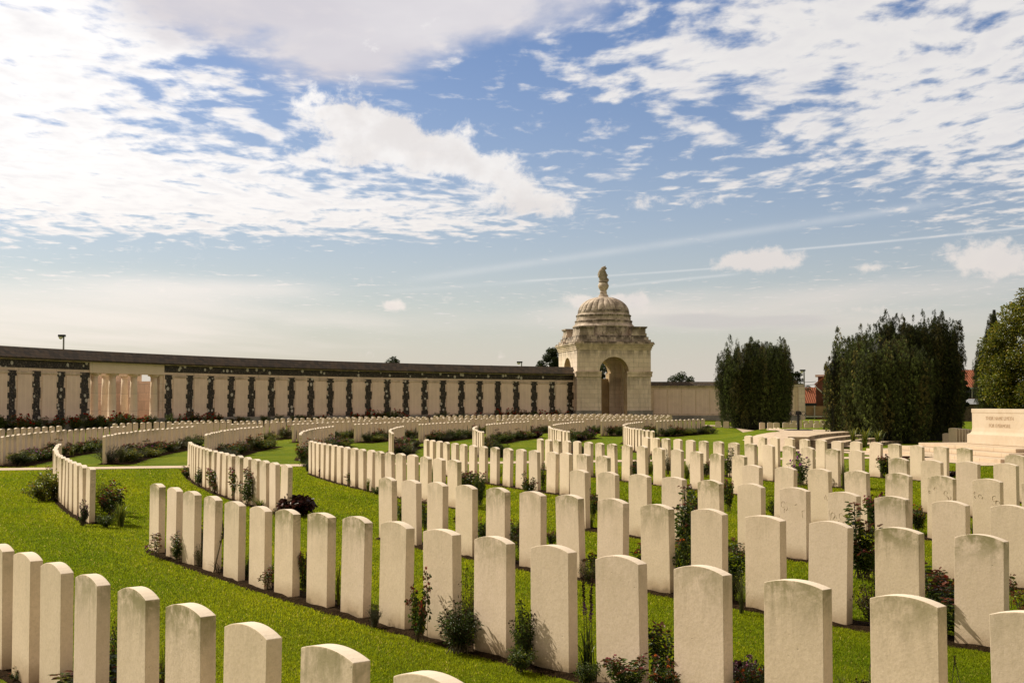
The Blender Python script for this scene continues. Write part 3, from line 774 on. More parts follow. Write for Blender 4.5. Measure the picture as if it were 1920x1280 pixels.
PNAME = {'rose': ('rose_bush', 'rose bush'), 'climber': ('rose_bush', 'rose bush'), 'sprig': ('rose_sprig', 'rose'), 'shrub': ('leafy_shrub', 'shrub'), 'browned': ('browned_plant', 'plant'),
         'seedhead': ('seeded_plant', 'plant'), 'maroon': ('maroon_plant', 'plant'), 'yellowing': ('yellowing_shrub', 'shrub'), 'redrose': ('red_rose_bush', 'rose bush'), 'phlox': ('phlox_plant', 'plant'),
         'catmint': ('catmint_clump', 'plant'), 'strap': ('strap_leaved_plant', 'plant'), 'fountain': ('ornamental_grass', 'plant'), 'liatris': ('flower_spike_plant', 'plant'), 'deadstalk': ('dry_stalk', 'plant'), 'pinkmat': ('pink_flower_clump', 'plant'), 'daylily': ('yellow_daylily', 'flower')}
for k_, L in PROTO.items():
    for a, b, c in L:
        a.materials.append(M_LEAF)
        if b: b.materials.append(M_STEM)
        if c: c.materials.append(M_FLOWER)
def plant(kind, x, y, h, wpx, label, group='plants growing along the grave rows', rot=None, parts=True):
    v = rnd.choice(PROTO[kind]); bh, bw = SIZE[kind]; nm, cat = PNAME[kind]
    o = empty(nm, (x, y, ground_h(x, y) + .012), rnd.uniform(0, 6.28) if rot is None else rot, label=label, cat=cat, group=group)
    sz = h / bh; sw = wpx / bw if wpx else sz * rnd.uniform(.85, 1.15)
    o.scale = (sw, sw, sz)
    for nme, me in (('leaves', v[0]), ('stems', v[1]), ('blossoms', v[2])):
        if me is None: continue
        c = bpy.data.objects.new(nme, me); C.objects.link(c); c.parent = o
    return o
def pp(kind, px, py, hpx, wpx, label):
    """a plant whose foot stands where direction px, py meets the ground"""
    p = at(px, py); s_ = F / p.y
    return plant(kind, p.x, p.y, hpx * 1.08 / s_, wpx * 1.22 / s_, label)
PL = [
 ('sprig', 292, 1048, 48, 38, 'sparse reddish rose at the left end of the second row'),
 ('climber', 331, 1056, 66, 22, 'slim dark rose climbing between the two leftmost stones of the second row'),
 ('deadstalk', 412, 1078, 95, 60, 'dry brown flower stalks leaning across the fourth stone of the second row'),
 ('browned', 373, 1066, 45, 18, 'withered brown plant between third and fourth stones of the second row'),
 ('sprig', 505, 1108, 52, 34, 'small dark rose at the foot of the sixth stone in the second row'),
 ('shrub', 462, 1086, 40, 22, 'low green plant between fifth and sixth stones of the second row'),
 ('rose', 571, 1122, 105, 24, 'dark rose bush between seventh and eighth stones of the second row'),
 ('strap', 634, 1140, 80, 20, 'green strap leaves between eighth and ninth stones of the second row'),
 ('catmint', 702, 1178, 45, 28, 'low grey-green clump between ninth and tenth stones of the second row'),
 ('rose', 785, 1206, 140, 40, 'leafy rose bush with yellowing leaves between tenth and eleventh stones of second row'),
 ('seedhead', 862, 1226, 98, 74, 'bushy dark plant with brown seed heads before a second row stone'),
 ('browned', 878, 1215, 140, 34, 'tall browning plant behind the seed-head clump in the second row'),
 ('seedhead', 984, 1252, 118, 42, 'dark seed-headed plant with yellow stems in the second row'),
 ('shrub', 976, 1262, 52, 52, 'low dense dark green mound beside the twelfth stone of the second row'),
 ('liatris', 1100, 1262, 168, 66, 'tall purple flower spikes between two stones of the second row'),
 ('shrub', 1102, 1290, 55, 46, 'low leafy mound at the foot of the purple flower spikes'),
 ('climber', 1236, 1290, 150, 46, 'tall dark rose bush between the fourteenth and fifteenth second row stones'),
 ('rose', 1176, 1310, 92, 74, 'glossy rose with red buds before the fourteenth stone, at the lower edge'),
 ('rose', 1245, 1320, 90, 60, 'glossy dark rose bush at the lower edge beside the red-budded rose'),
 ('pinkmat', 1402, 1312, 72, 66, 'mauve-pink flowering clump at the lower edge between two big stones'),
 ('maroon', 1392, 1282, 40, 40, 'small maroon-leaved clump behind the mauve-pink flowers'),
 ('deadstalk', 1796, 1296, 62, 40, 'reddish drying stalk at the lower edge near the right corner'),
 ('strap', 1578, 1300, 30, 24, 'few pale green strap leaves at the lower edge between two stones'),
 ('rose', 1740, 1160, 112, 104, 'spreading rose bush with red young leaves before the tall right stone'),
 ('climber', 1768, 1168, 120, 40, 'upright rose with dark red leaves behind the spreading rose bush'),
 ('sprig', 1906, 1142, 70, 36, 'thin rose twig at the right edge beside a tall stone'),
 ('sprig', 1925, 1170, 60, 50, 'small green rose at the right edge of the lawn'),
 ('climber', 1614, 1085, 140, 56, 'tall dark glossy rose bush on the right in the third row'),
 ('rose', 1622, 1086, 84, 54, 'lower glossy rose leaves under the tall dark bush in the third row'),
 ('rose', 1245, 1098, 92, 92, 'broad rose bush spreading before two stones of the third row'),
 ('climber', 1284, 1062, 150, 44, 'tall rose with red hips rising behind the third row stones'),
 ('shrub', 1374, 1128, 66, 36, 'yellow-green leafy shrub between two stones of the third row'),
 ('climber', 1376, 1100, 100, 36, 'slender leafy rose between the tenth and eleventh third row stones'),
 ('fountain', 1390, 1152, 74, 34, 'clump of dry fine grass between two stones of the third row'),
 ('sprig', 928, 1010, 40, 40, 'reddish branching rose sprig before the fifth stone of the third row'),
 ('rose', 962, 1022, 52, 36, 'dark rose bush between the fifth and sixth stones of the third row'),
 ('rose', 1034, 1026, 34, 20, 'small dark rose between the sixth and seventh third row stones'),
 ('browned', 1106, 1096, 46, 40, 'red-brown leafy clump between the seventh and eighth third row stones'),
 ('climber', 752, 984, 64, 14, 'narrow white-flecked rose between the first and second third row stones'),
 ('climber', 797, 1000, 78, 18, 'dark narrow rose between the second and third stones of the third row'),
 ('shrub', 904, 1012, 34, 22, 'small dark shrub between the fourth and fifth stones of the third row'),
 ('rose', 1112, 972, 60, 22, 'dark glossy rose between the first and second stones of the fourth row'),
 ('strap', 1108, 992, 24, 24, 'few broad pale leaves at the foot of a fourth row stone'),
 ('climber', 1297, 1010, 112, 36, 'tall rose with red buds between fourth row stones'),
 ('rose', 1366, 960, 72, 22, 'dark rose leaves right of the mossy fourth row stone'),
 ('rose', 1645, 1000, 88, 50, 'rose bush with red hips before the pinkish fourth row stone'),
 ('climber', 1668, 985, 70, 30, 'dark upright rose behind the red-hipped bush'),
 ('rose', 1722, 1000, 56, 30, 'dense dark rose right of the pinkish fourth row stone'),
 ('phlox', 1503, 912, 62, 34, 'purple phlox in flower between two stones of the fifth row'),
 ('phlox', 1485, 916, 42, 20, 'small purple phlox leaning on a fifth row stone'),
 ('maroon', 1785, 895, 12, 18, 'little maroon clump behind the fifth row at the right'),
 ('fountain', 1582, 918, 52, 24, 'dark feathery grass between two stones of the sixth row'),
 ('rose', 1660, 896, 52, 34, 'dark rose bush right of the aisle in the eighth row'),
 ('rose', 1700, 880, 28, 26, 'small dark rose at the foot of an eighth row stone'),
 ('rose', 1318, 894, 34, 34, 'reddish rose bush before the fifth row stones left of the aisle'),
 ('climber', 1366, 896, 56, 22, 'upright dark rose with pale flowers at the left of the aisle'),
 ('strap', 1288, 898, 34, 24, 'green strap-leaved clump between two sixth row stones'),
 ('browned', 1252, 890, 46, 18, 'brown feathery plant between two stones of the sixth row'),
 ('rose', 1186, 888, 30, 34, 'red-leaved rose bush among the sixth row stones'),
 ('yellowing', 1218, 890, 26, 22, 'little shrub with yellow flower among the sixth row stones'),
 ('rose', 992, 930, 46, 26, 'dark climbing rose beside a fifth row stone left of the aisle'),
 ('rose', 880, 930, 56, 52, 'reddish rose bush behind the last fourth row stones before the aisle'),
 ('shrub', 900, 948, 66, 22, 'green shrub under the reddish rose behind the fourth row'),
 ('sprig', 826, 918, 26, 30, 'bare-leaved rose twig before a fourth row stone'),
 ('strap', 812, 906, 36, 12, 'upright yellow-green leaves between two fourth row stones'),
 ('climber', 1018, 920, 52, 12, 'dark leafy rose between the tall stones of the fifth row'),
 ('fountain', 1046, 862, 30, 24, 'dark fine grass clump before a pale stone of the sixth row'),
 ('maroon', 556, 968, 38, 58, 'dark maroon leafy mound at the end of the left third row'),
 ('sprig', 518, 972, 22, 16, 'little crimson-leaved plant beside the last left third row stones'),
 ('strap', 487, 956, 22, 40, 'low variegated strap-leaved clump in the left third row'),
 ('climber', 466, 950, 88, 26, 'tall rose with dark stems between left third row stones'),
 ('rose', 448, 938, 72, 40, 'spreading leafy rose before the left third row stones'),
 ('rose', 408, 924, 54, 44, 'bushy rose with red shoots before the left third row'),
 ('sprig', 402, 926, 22, 30, 'low red-leaved plant at the foot of the left third row'),
 ('climber', 374, 912, 40, 20, 'small pale-flowered rose against the left third row stones'),
 ('rose', 352, 896, 28, 36, 'dark low rose bush at the far end of the left third row'),
 ('climber', 360, 886, 34, 12, 'white-flecked climbing rose at the far end of the left third row'),
 ('yellowing', 98, 938, 66, 92, 'large yellowing shrub sprawling at the left of the second row'),
 ('yellowing', 80, 940, 40, 60, 'low yellow-leaved plant beside the sprawling shrub'),
 ('rose', 108, 906, 40, 34, 'mixed green bush behind the sprawling yellow shrub'),
 ('rose', 206, 968, 68, 46, 'rose bush with pink blooms behind the end stone of the left second row'),
 ('yellowing', 198, 960, 62, 40, 'leafy shrub with yellow leaves behind the left second row end'),
 ('strap', 226, 988, 46, 44, 'bright yellow-green strap leaves beside the left second row end'),
 ('shrub', 198, 990, 26, 34, 'low dark green mound beside the left second row end'),
 ('climber', 147, 958, 34, 10, 'slim rose against the left second row stones'),
 ('pinkmat', 156, 986, 44, 18, 'small pink-flowered plant at the foot of the left second row'),
 ('sprig', 600, 890, 24, 22, 'reddish rose at the foot of the left fourth row'),
 ('climber', 640, 904, 36, 20, 'leafy rose against the left fourth row stones'),
 ('rose', 665, 912, 34, 30, 'low rose bush at the foot of the left fourth row stones'),
 ('strap', 690, 922, 26, 18, 'bright green leaves at the near end of the left fourth row'),
 ('shrub', 706, 928, 16, 20, 'little yellow-green plant at the near end of the left fourth row'),
 ('rose', 570, 876, 52, 26, 'dark rose bush at the far end of the left fourth row'),
 ('catmint', 578, 884, 26, 20, 'grey-green clump at the far end of the left fourth row'),
 ('daylily', 290, 1330, 62, 30, 'yellow daylily in bloom at the lower edge between two stones'),
 ('shrub', 118, 1300, 42, 36, 'dark leafy shrub at the lower edge between the leftmost stones'),
 ('climber', 213, 1298, 150, 18, 'slim leafy rose between the fourth and fifth frontmost stones'),
 ('browned', 306, 1290, 70, 14, 'brown seed stalks beside the yellow daylily'),
 ('rose', 30, 1280, 30, 20, 'dark tuft of leaves between the leftmost frontmost stones'),
]
for a in PL: pp(*a)
# smaller plants in the remaining gaps of the near rows
taken = [(o.location.x, o.location.y) for o in bpy.data.objects if o.get('group') == 'plants growing along the grave rows']
for rows_, blk in ((NEAR, 'A'), (NEARB, 'B')):
    for i, L in rows_.items():
        A_ = sorted((d for d, _ in L), reverse=(blk == 'A'))
        for k in range(len(A_) - 1):
            if rnd.random() > (.62 if blk == 'A' else .30): continue
            x, y = polar(RAD[i] - rnd.uniform(.08, .22), (A_[k] + A_[k + 1]) / 2)
            px, py = proj(x, y, .1)
            if not (-20 < px < 1960) or any(math.hypot(x - a, y - b) < .30 for a, b in taken): continue
            kind = rnd.choice(['rose', 'rose', 'climber', 'shrub', 'seedhead', 'catmint', 'maroon', 'sprig', 'browned', 'strap'])
            nm_ = {'rose': 'dark rose bush', 'climber': 'slim climbing rose', 'shrub': 'small leafy shrub', 'seedhead': 'seed-headed plant', 'catmint': 'grey-green clump', 'maroon': 'maroon-leaved clump', 'sprig': 'sparse rose sprig', 'browned': 'browned plant', 'strap': 'strap-leaved clump'}[kind]
            side = 'right' if blk == 'A' else 'left'
            plant(kind, x, y, rnd.uniform(.28, .62) * (.7 if kind in ('maroon', 'catmint', 'strap') else 1), rnd.uniform(.24, .42), f"{nm_} after the {ORD[k]} stone {side} of the aisle, {row_word(i)} row from the front")
# beds beyond the path, plants along the inner side of the far rows
KW = {'rose': 'dark rose bush', 'shrub': 'leafy green shrub', 'browned': 'browned perennial', 'catmint': 'grey-green mounded plant', 'strap': 'strap-leaved plant', 'maroon': 'maroon-leaved plant', 'redrose': 'red rose bush',
      'seedhead': 'seed-headed plant', 'yellowing': 'yellowing shrub', 'fountain': 'feathery grass clump', 'phlox': 'purple phlox'}
BLN = {'C': 'first', 'D': 'second', 'E': 'third'}
for i, blk, r, a0, a1 in BLOCKS:
    if blk not in BLN or (blk in 'DE' and i < 1): continue
    d = a0 + .3; k = 0
    while d < a1:
        kind = rnd.choices(['rose', 'shrub', 'browned', 'catmint', 'strap', 'maroon', 'seedhead', 'yellowing', 'fountain', 'phlox'], [5, 5, 3, 2, 2.5, .9, 2, 2, 1.3, .6])[0]
        rr = r - rnd.uniform(.32, .62); x, y = polar(rr, d)
        px, py = proj(x, y, .2)
        if -40 < px < 1960:
            hh = .86 * {'rose': .72, 'shrub': .55, 'browned': .55, 'catmint': .42, 'strap': .5, 'maroon': .34, 'seedhead': .6, 'yellowing': .5, 'fountain': .6, 'phlox': .6}[kind] * rnd.uniform(.75, 1.15)
            o = plant(kind, x, y, hh, SIZE[kind][1] * rnd.uniform(.85, 1.35), f"{KW[kind]}, {ORD[min(k, 25)]} along the {row_word(i)} row's bed, {BLN[blk]} block past the path", 'plants in the beds beyond the path')
        d += math.degrees(rnd.uniform(.48, .85) / r); k += 1
# catmint mound at the start of the second far row, clear in the photo
p = at(205, 869); plant('catmint', p.x, p.y, .55, 1.05, 'big grey-green mound at the near corner of the bed past the path', 'plants in the beds beyond the path')

# ---------------------------------------------------------------- memorial wall
WR = 82.0
S0, S1 = phi_px(316.7, WR), phi_px(1069, WR); BAY = (S1 - S0) / 21
wall = empty('memorial_wall', (*polar(WR, 125), 0), label='long curved memorial wall with dark flint strips between engraved stone panels', cat='wall')
W0 = Vector(wall.location)
def wpart(M_, name, m, parent=wall, smooth=False, **kw):
    M_.v = [tuple(Vector(v) - W0) for v in M_.v]
    return M_.build(name, m, parent, smooth, **kw)
PG0, PG1 = phi_px(167, WR), phi_px(307, WR)     # loggia opening
WA, WB = 96., phi_px(1081, WR)
m_ = Mesh(); m_.arc(WR, WR + .95, .6, 4.28, WA, PG0, 40); m_.arc(WR, WR + .95, .6, 4.28, PG1, WB, 80); wpart(m_, 'wall_face', M_WALL)
m_ = Mesh(); m_.arc(WR - .55, WR + 1.0, -.3, .602, WA, WB, 120); m_.arc(WR - .42, WR - .02, .603, .66, WA, WB, 120); wpart(m_, 'plinth', M_PLINTH)
m_ = Mesh()
for a, b, n in ((WA, WB, 130),):
    # pitched roof: eave, ridge, back eave
    vs = []; fs = []; uv = []
    prof = [(WR - .32, 4.30), (WR - .34, 4.40), (WR + .44, 4.98), (WR + .52, 5.04), (WR + .60, 4.98), (WR + 1.3, 4.40), (WR + 1.28, 4.30)]
    for i in range(n + 1):
        t = a + (b - a) * i / n
        for r, z in prof: vs.append((*polar(r, t), z))
    kk = len(prof); acc = [0]
    for j in range(kk - 1): acc.append(acc[-1] + math.hypot(prof[j + 1][0] - prof[j][0], prof[j + 1][1] - prof[j][1]))
    for i in range(n):
        u0, u1 = R(a + (b - a) * i / n) * WR, R(a + (b - a) * (i + 1) / n) * WR
        for j in range(kk - 1):
            fs.append((i * kk + j, (i + 1) * kk + j, (i + 1) * kk + j + 1, i * kk + j + 1)); uv.append([(u0, acc[j]), (u1, acc[j]), (u1, acc[j + 1]), (u0, acc[j + 1])])
        fs.append((i * kk + kk - 1, (i + 1) * kk + kk - 1, (i + 1) * kk, i * kk)); uv.append([(u0, 0), (u1, 0), (u1, 1), (u0, 1)])
    fs += [tuple(range(kk)), tuple(range(n * kk + kk - 1, n * kk - 1, -1))]; uv += [[(0, 0)] * kk] * 2
    m_.add(vs, fs, uv)
wpart(m_, 'roof', M_ROOF)
m_ = Mesh(); m_.arc(WR - .14, WR + 1.05, 4.26, 4.38, WA, PG0, 40); m_.arc(WR - .14, WR + 1.05, 4.26, 4.38, PG1, WB, 80); wpart(m_, 'cornice', M_PAV_TRIM)
m_ = Mesh(); m_.arc(WR - .012, WR + .2, 3.78, 4.255, WA, PG0, 40); m_.arc(WR - .012, WR + .2, 3.78, 4.255, PG1, S1 + BAY * .18, 80); wpart(m_, 'flint_band', M_FLINT)
def strip(deg, wide=1.):
    mm = Mesh(); q = random.Random(int(deg * 100)); n = 9; z0, z1 = .665, 3.62
    for k in range(n):
        a, b = z0 + (z1 - z0) * k / n, z0 + (z1 - z0) * (k + 1) / n
        w0 = (.25 if k % 2 else .36) * q.uniform(.9, 1.1) * wide; w1 = (.25 if (k // 2) % 2 else .36) * q.uniform(.9, 1.1) * wide
        mm.arc(WR - .014 - .0005 * (k % 2), WR + .2, a, b, deg - math.degrees(w0 / WR), deg + math.degrees(w1 / WR), 2)
    return wpart(mm, 'flint_strip', M_FLINT)
def panel(deg):
    mm = Mesh(); hw = math.degrees(.60 / WR)
    mm.arc(WR - .035, WR + .1, .78, 3.36, deg - hw, deg + hw, 4)
    return wpart(mm, 'name_panel', M_PANEL)
def panel_cap(deg):
    mm = Mesh(); hw = math.degrees(.74 / WR)
    mm.arc(WR - .055, WR + .1, 3.45, 3.56, deg - hw, deg + hw, 4)
    return wpart(mm, 'panel_lintel', M_PAV_TRIM)
for k in range(22):
    strip(S0 + BAY * k)
    if k < 21: panel(S0 + BAY * (k + .5)); panel_cap(S0 + BAY * (k + .5))
LS = [phi_px(x, WR) for x in (23, 69, 114, 159)]; LB = (LS[3] - LS[0]) / 3
for k in range(-2, 4):
    strip(LS[0] + LB * k, 1.15 if k == 3 else 1.)
    if k < 3: panel(LS[0] + LB * (k + .5)); panel_cap(LS[0] + LB * (k + .5))
# loggia: entablature, columns, piers, rear apse wall
m_ = Mesh(); m_.arc(WR - .06, WR + 1.0, 3.66, 4.385, PG0, PG1, 16); m_.arc(WR - .10, WR + 1.0, 3.60, 3.66, PG0, PG1, 16); wpart(m_, 'entablature', M_COLUMN)
def column(px, r):
    x, y = polar(r, phi_px(px, r)); M0 = Matrix.Translation((x, y, 0)); mm = Mesh()
    mm.lathe([(.34, .6), (.34, .68), (.27, .74), (.265, 1.6), (.24, 2.7), (.215, 3.38)], 20, M0)
    c = wpart(mm, 'column', M_COLUMN, smooth=True)
    mm = Mesh(); mm.lathe([(.215, 3.38), (.24, 3.40), (.24, 3.44), (.30, 3.50)], 20, M0); mm.box(-.33, .33, -.33, .33, 3.50, 3.598, M0)
    k_ = wpart(mm, 'capital', M_COLUMN, c)
for px in (211, 251, 289): column(px, WR + .35)
for px in (198, 234): column(px, WR + 2.6)
column(177, WR + .35)
m_ = Mesh(); m_.arc(WR + .05, WR + .9, .6, 3.6, PG1 - .22, PG1 + .02, 2); m_.arc(WR + .05, WR + .9, .6, 3.6, PG0 - .02, PG0 + .14, 2); wpart(m_, 'pier', M_WALL)
m_ = Mesh(); m_.arc(WR + 5.4, WR + 6.0, .0, 3.75, PG0 - 1.2, PG1 + 2.2, 16); m_.arc(WR + 1.0, WR + 5.4, .0, 3.2, PG1 + .6, PG1 + 1.2, 3); wpart(m_, 'apse_wall', M_WALL)
m_ = Mesh(); m_.arc(WR + 1.0, WR + 5.4, .3, .598, PG0 - .6, PG1 + .8, 10); wpart(m_, 'apse_floor', M_PAVING)
# red roses before the wall
nr = 0; d = phi_px(-20, WR - 1.4)
while d < phi_px(1062, WR - 1.5):
    x, y = polar(WR - 1.5 + rnd.uniform(-.25, .25), d); px, py = proj(x, y, .5)
    dens = 1. if px < 240 or 920 < px < 1060 or 690 < px < 760 or 350 < px < 420 else .62
    if rnd.random() < dens:
        nr += 1
        bay = int(round((d - LS[0]) / LB)) if px < 165 else int(round((d - S0) / BAY))
        plant(rnd.choice(['redrose', 'redrose', 'shrub', 'rose']) if dens == 1 else rnd.choice(['redrose', 'shrub', 'rose', 'shrub']), x, y, rnd.uniform(.8, 1.15) * (1.15 if dens == 1 else .9), rnd.uniform(.9, 1.3),
              f"rose-bed bush at the foot of the memorial wall, {ORD[nr - 1] if nr <= 26 else str(nr) + 'th'} from its left end", 'red rose bushes before the memorial wall')
    d += rnd.uniform(.42, .75)

# ---------------------------------------------------------------- domed pavilion
YAW = R(11.6); PW = 7.2; cor = atd(1082, 700, 115.5)
ux = Vector((math.cos(YAW), math.sin(YAW), 0)); uy = Vector((-math.sin(YAW), math.cos(YAW), 0))
pc = Vector((cor.x, cor.y, 0)) + ux * PW / 2 + uy * PW / 2
pav = empty('domed_pavilion', pc, YAW, label='square stone pavilion with round arch and ribbed dome at the end of the wall', cat='pavilion')
H2 = PW / 2; TH = 1.15; CT = 7.0
def arch_wall(half, y0, y1, ow, arch_r, zs, top, M, base=0.):
    mm = Mesh(); n = 20
    A = [(-ow, base), (-ow, zs)] + [(-arch_r * math.cos(math.pi * i / n), zs + arch_r * math.sin(math.pi * i / n)) for i in range(n + 1)] + [(ow, zs), (ow, base)]
    def T(i):
        x, z = A[i]
        if i <= 1: return (-half, z)
        if i >= len(A) - 2: return (half, z)
        if i == 2: return (-half, z)
        if i == len(A) - 3: return (half, z)
        t = (i - 2) / n
        return (-half + 2 * half * t, top)
    for y in (y0, y1):
        for i in range(len(A) - 1):
            p, q = A[i], A[i + 1]; P, Q = T(i), T(i + 1)
            ring = [(p[0], y, p[1]), (q[0], y, q[1]), (Q[0], y, Q[1])]
            if (i == 2): ring += [(-half, y, top)]
            if (i == len(A) - 4): ring = [(p[0], y, p[1]), (q[0], y, q[1]), (half, y, q[1]), (half, y, top)]
            if P != Q and not (i == len(A) - 4): ring += [(P[0], y, P[1])]
            if i == len(A) - 4: ring += [(P[0], y, P[1])]
            cl = []
            for v in ring:
                if not cl or (Vector(v) - Vector(cl[-1])).length > 1e-5: cl.append(v)
            if len(cl) > 2 and (Vector(cl[0]) - Vector(cl[-1])).length < 1e-5: cl.pop()
            if len(cl) > 2: mm.add([M @ Vector(v) for v in cl], [list(range(len(cl)))], [[(v[0], v[2]) for v in cl]])
    for i in range(len(A) - 1):
        p, q = A[i], A[i + 1]
        if (Vector(p) - Vector(q)).length < 1e-6: continue
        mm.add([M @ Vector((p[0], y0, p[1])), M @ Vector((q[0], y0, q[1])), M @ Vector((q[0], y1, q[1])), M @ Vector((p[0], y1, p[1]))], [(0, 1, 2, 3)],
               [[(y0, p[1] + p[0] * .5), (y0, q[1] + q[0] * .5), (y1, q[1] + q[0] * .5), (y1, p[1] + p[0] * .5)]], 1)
    for sx in (-half, half):
        mm.add([M @ Vector((sx, y0, base)), M @ Vector((sx, y1, base)), M @ Vector((sx, y1, top)), M @ Vector((sx, y0, top))], [(0, 1, 2, 3)], [[(y0, base), (y1, base), (y1, top), (y0, top)]])
    mm.add([M @ Vector(v) for v in ((-half, y0, top), (half, y0, top), (half, y1, top), (-half, y1, top))], [(0, 1, 2, 3)])
    return mm
I4 = Matrix.Identity(4)
for k in range(4):
    Mk = Matrix.Rotation(k * math.pi / 2, 4, 'Z')
    half = H2 if k % 2 == 0 else H2 - TH - .002
    aw = arch_wall(half, -H2, -H2 + TH, 1.26, 1.43, 4.55, CT, Mk)
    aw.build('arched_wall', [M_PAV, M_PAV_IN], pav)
# low infill wall in the rear arch, ceiling, floor
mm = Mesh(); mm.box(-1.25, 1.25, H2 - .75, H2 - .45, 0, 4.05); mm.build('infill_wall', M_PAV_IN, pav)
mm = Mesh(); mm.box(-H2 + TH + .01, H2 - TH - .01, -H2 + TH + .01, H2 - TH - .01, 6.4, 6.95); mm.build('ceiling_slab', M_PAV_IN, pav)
mm = Mesh(); mm.box(-H2 - .3, H2 + .3, -H2 - .3, H2 + .3, -.2, .35); mm.build('base_step', M_PLINTH, pav)
mm = Mesh()
for k in range(4):
    Mk = Matrix.Rotation(k * math.pi / 2, 4, 'Z')
    e = .10
    for sx in (-1, 1):
        x0, x1 = (-H2 - e, -1.26) if sx < 0 else (1.26, H2 + e)
        if k % 2: x0, x1 = max(x0, -H2 + .003), min(x1, H2 - .003)
        mm.box(x0, x1, -H2 - e, -H2 - .002, 4.10, 4.44, Mk); mm.box(x0 - .03 * (k % 2 == 0), x1 + .03 * (k % 2 == 0), -H2 - e - .05, -H2 - .004, 4.442, 4.62, Mk)
mm.build('impost_band', M_PAV_TRIM, pav)
mm = Mesh()
for k in range(4):
    Mk = Matrix.Rotation(k * math.pi / 2, 4, 'Z')
    for sx in (-1, 1):
        x0, x1 = (-H2 - .14, -1.26) if sx < 0 else (1.26, H2 + .14)
        if k % 2: x0, x1 = max(x0, -H2 + .003), min(x1, H2 - .003)
        mm.box(x0, x1, -H2 - .14, -H2 - .002, .352, .95, Mk)
mm.build('wall_plinth', M_PLINTH, pav)
# voussoir ring
for k in range(4):
    mm = Mesh(); Mk = Matrix.Rotation(k * math.pi / 2, 4, 'Z'); n = 34; P = []; fs = []
    for i in range(n + 1):
        a = math.pi * i / n; e = .022 + .006 * (i // 2 % 2)
        P += [Mk @ Vector((r * math.cos(a), y, 4.55 + r * math.sin(a))) for r in (1.436, 2.05) for y in (-H2 - e, -H2 + .05)]
    for i in range(n):
        b_ = i * 4; fs += [(b_, b_ + 2, b_ + 6, b_ + 4), (b_, b_ + 4, b_ + 5, b_ + 1), (b_ + 2, b_ + 3, b_ + 7, b_ + 6)]
    mm.add(P, fs); mm.build('arch_ring', M_PAV, pav)
mm = Mesh()
for e, z0, z1 in ((.06, 6.62, 6.80), (.12, 6.801, 6.98), (.20, 6.981, 7.14), (.30, 7.141, 7.30), (.24, 7.301, 7.40)):
    mm.box(-H2 - e, H2 + e, -H2 - e, H2 + e, z0, z1)
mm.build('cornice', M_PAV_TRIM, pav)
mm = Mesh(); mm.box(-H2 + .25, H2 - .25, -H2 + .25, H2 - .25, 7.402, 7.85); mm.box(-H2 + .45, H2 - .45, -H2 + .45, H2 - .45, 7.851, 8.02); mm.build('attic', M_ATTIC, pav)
for sx in (-1, 1):
    for sy in (-1, 1):
        mm = Mesh()
        def bx(x0, x1, y0, y1, z0, z1): mm.box(*sorted((sx * x0, sx * x1)), *sorted((sy * y0, sy * y1)), z0, z1)
        for e, z0, z1 in ((.02, 7.403, 7.62), (-.16, 7.621, 7.9), (-.30, 7.901, 8.25), (-.38, 8.251, 8.68), (-.30, 8.681, 8.76), (-.24, 8.761, 8.88)):
            bx(1.75 - e * .3, H2 + e, 1.75 - e * .3, H2 + e, z0, z1)
        bx(1.95, H2 - .7, 1.95, H2 - .36, 7.95, 8.60)
        mm.build('corner_block', M_ATTIC, pav)
mm = Mesh(); mm.lathe([(3.05, 7.86), (3.05, 8.2), (2.98, 8.25), (2.95, 8.85), (3.02, 8.9), (3.02, 9.0), (2.80, 9.2), (2.74, 9.42), (2.80, 9.45), (2.80, 9.55), (2.64, 9.6), (2.62, 9.95), (2.68, 10.0), (2.68, 10.1), (2.55, 10.15), (2.50, 10.3)], 56)
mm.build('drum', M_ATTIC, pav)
mm = Mesh(); prof = []
for i in range(22):
    t = i / 21 * .93; a = t * math.pi / 2
    prof.append((2.5 * math.cos(a) ** .92, 10.30 + 1.62 * math.sin(a)))
NF = 24
def flute(a, z):
    m = sstep(z, 10.40, 10.62) ; f = abs(math.sin(a * NF / 2)) ** .38
    return 1 - .07 * m * (1 - f) - 0.0
mm.lathe(prof, NF * 10, None, flute); dome = mm.build('dome', M_ATTIC, pav, smooth=True)
mm = Mesh(); mm.lathe([(.62, 11.72), (.60, 11.85), (.50, 11.9), (.46, 12.05), (.34, 12.2), (.33, 12.3), (.36, 12.34), (.33, 12.38), (.30, 12.55), (.36, 12.6), (.50, 12.85), (.53, 13.0), (.50, 13.12), (.44, 13.18), (.46, 13.24), (.44, 13.3)], 24)
mm.build('finial', M_ATTIC, pav, smooth=True)
# carved royal arms on the attic front: shield, crown, lion and unicorn supporters
def blob_mesh(items, voxel=.03):
    mm = Mesh()
    for it in items:
        c, r = Vector(it[0]), it[1]; rot = Matrix.Rotation(it[2] if len(it) > 2 else 0, 4, 'Y')
        pr = [(math.sin(math.pi * i / 8), -math.cos(math.pi * i / 8)) for i in range(9)]
        M0 = Matrix.Translation(c) @ rot @ Matrix.Diagonal((r[0], r[1], r[2], 1))
        mm.lathe([(max(a, .02), b) for a, b in pr], 12, M0)
    return mm
ya = -2.92
arms = [((0, ya, 8.35), (.30, .10, .36)), ((0, ya - .02, 8.30), (.20, .12, .24)), ((0, ya, 8.84), (.20, .10, .10)), ((0, ya, 8.98), (.09, .07, .09)), ((-.12, ya, 8.93), (.06, .06, .08)), ((.12, ya, 8.93), (.06, .06, .08)), ((0, ya, 9.1), (.04, .04, .06))]
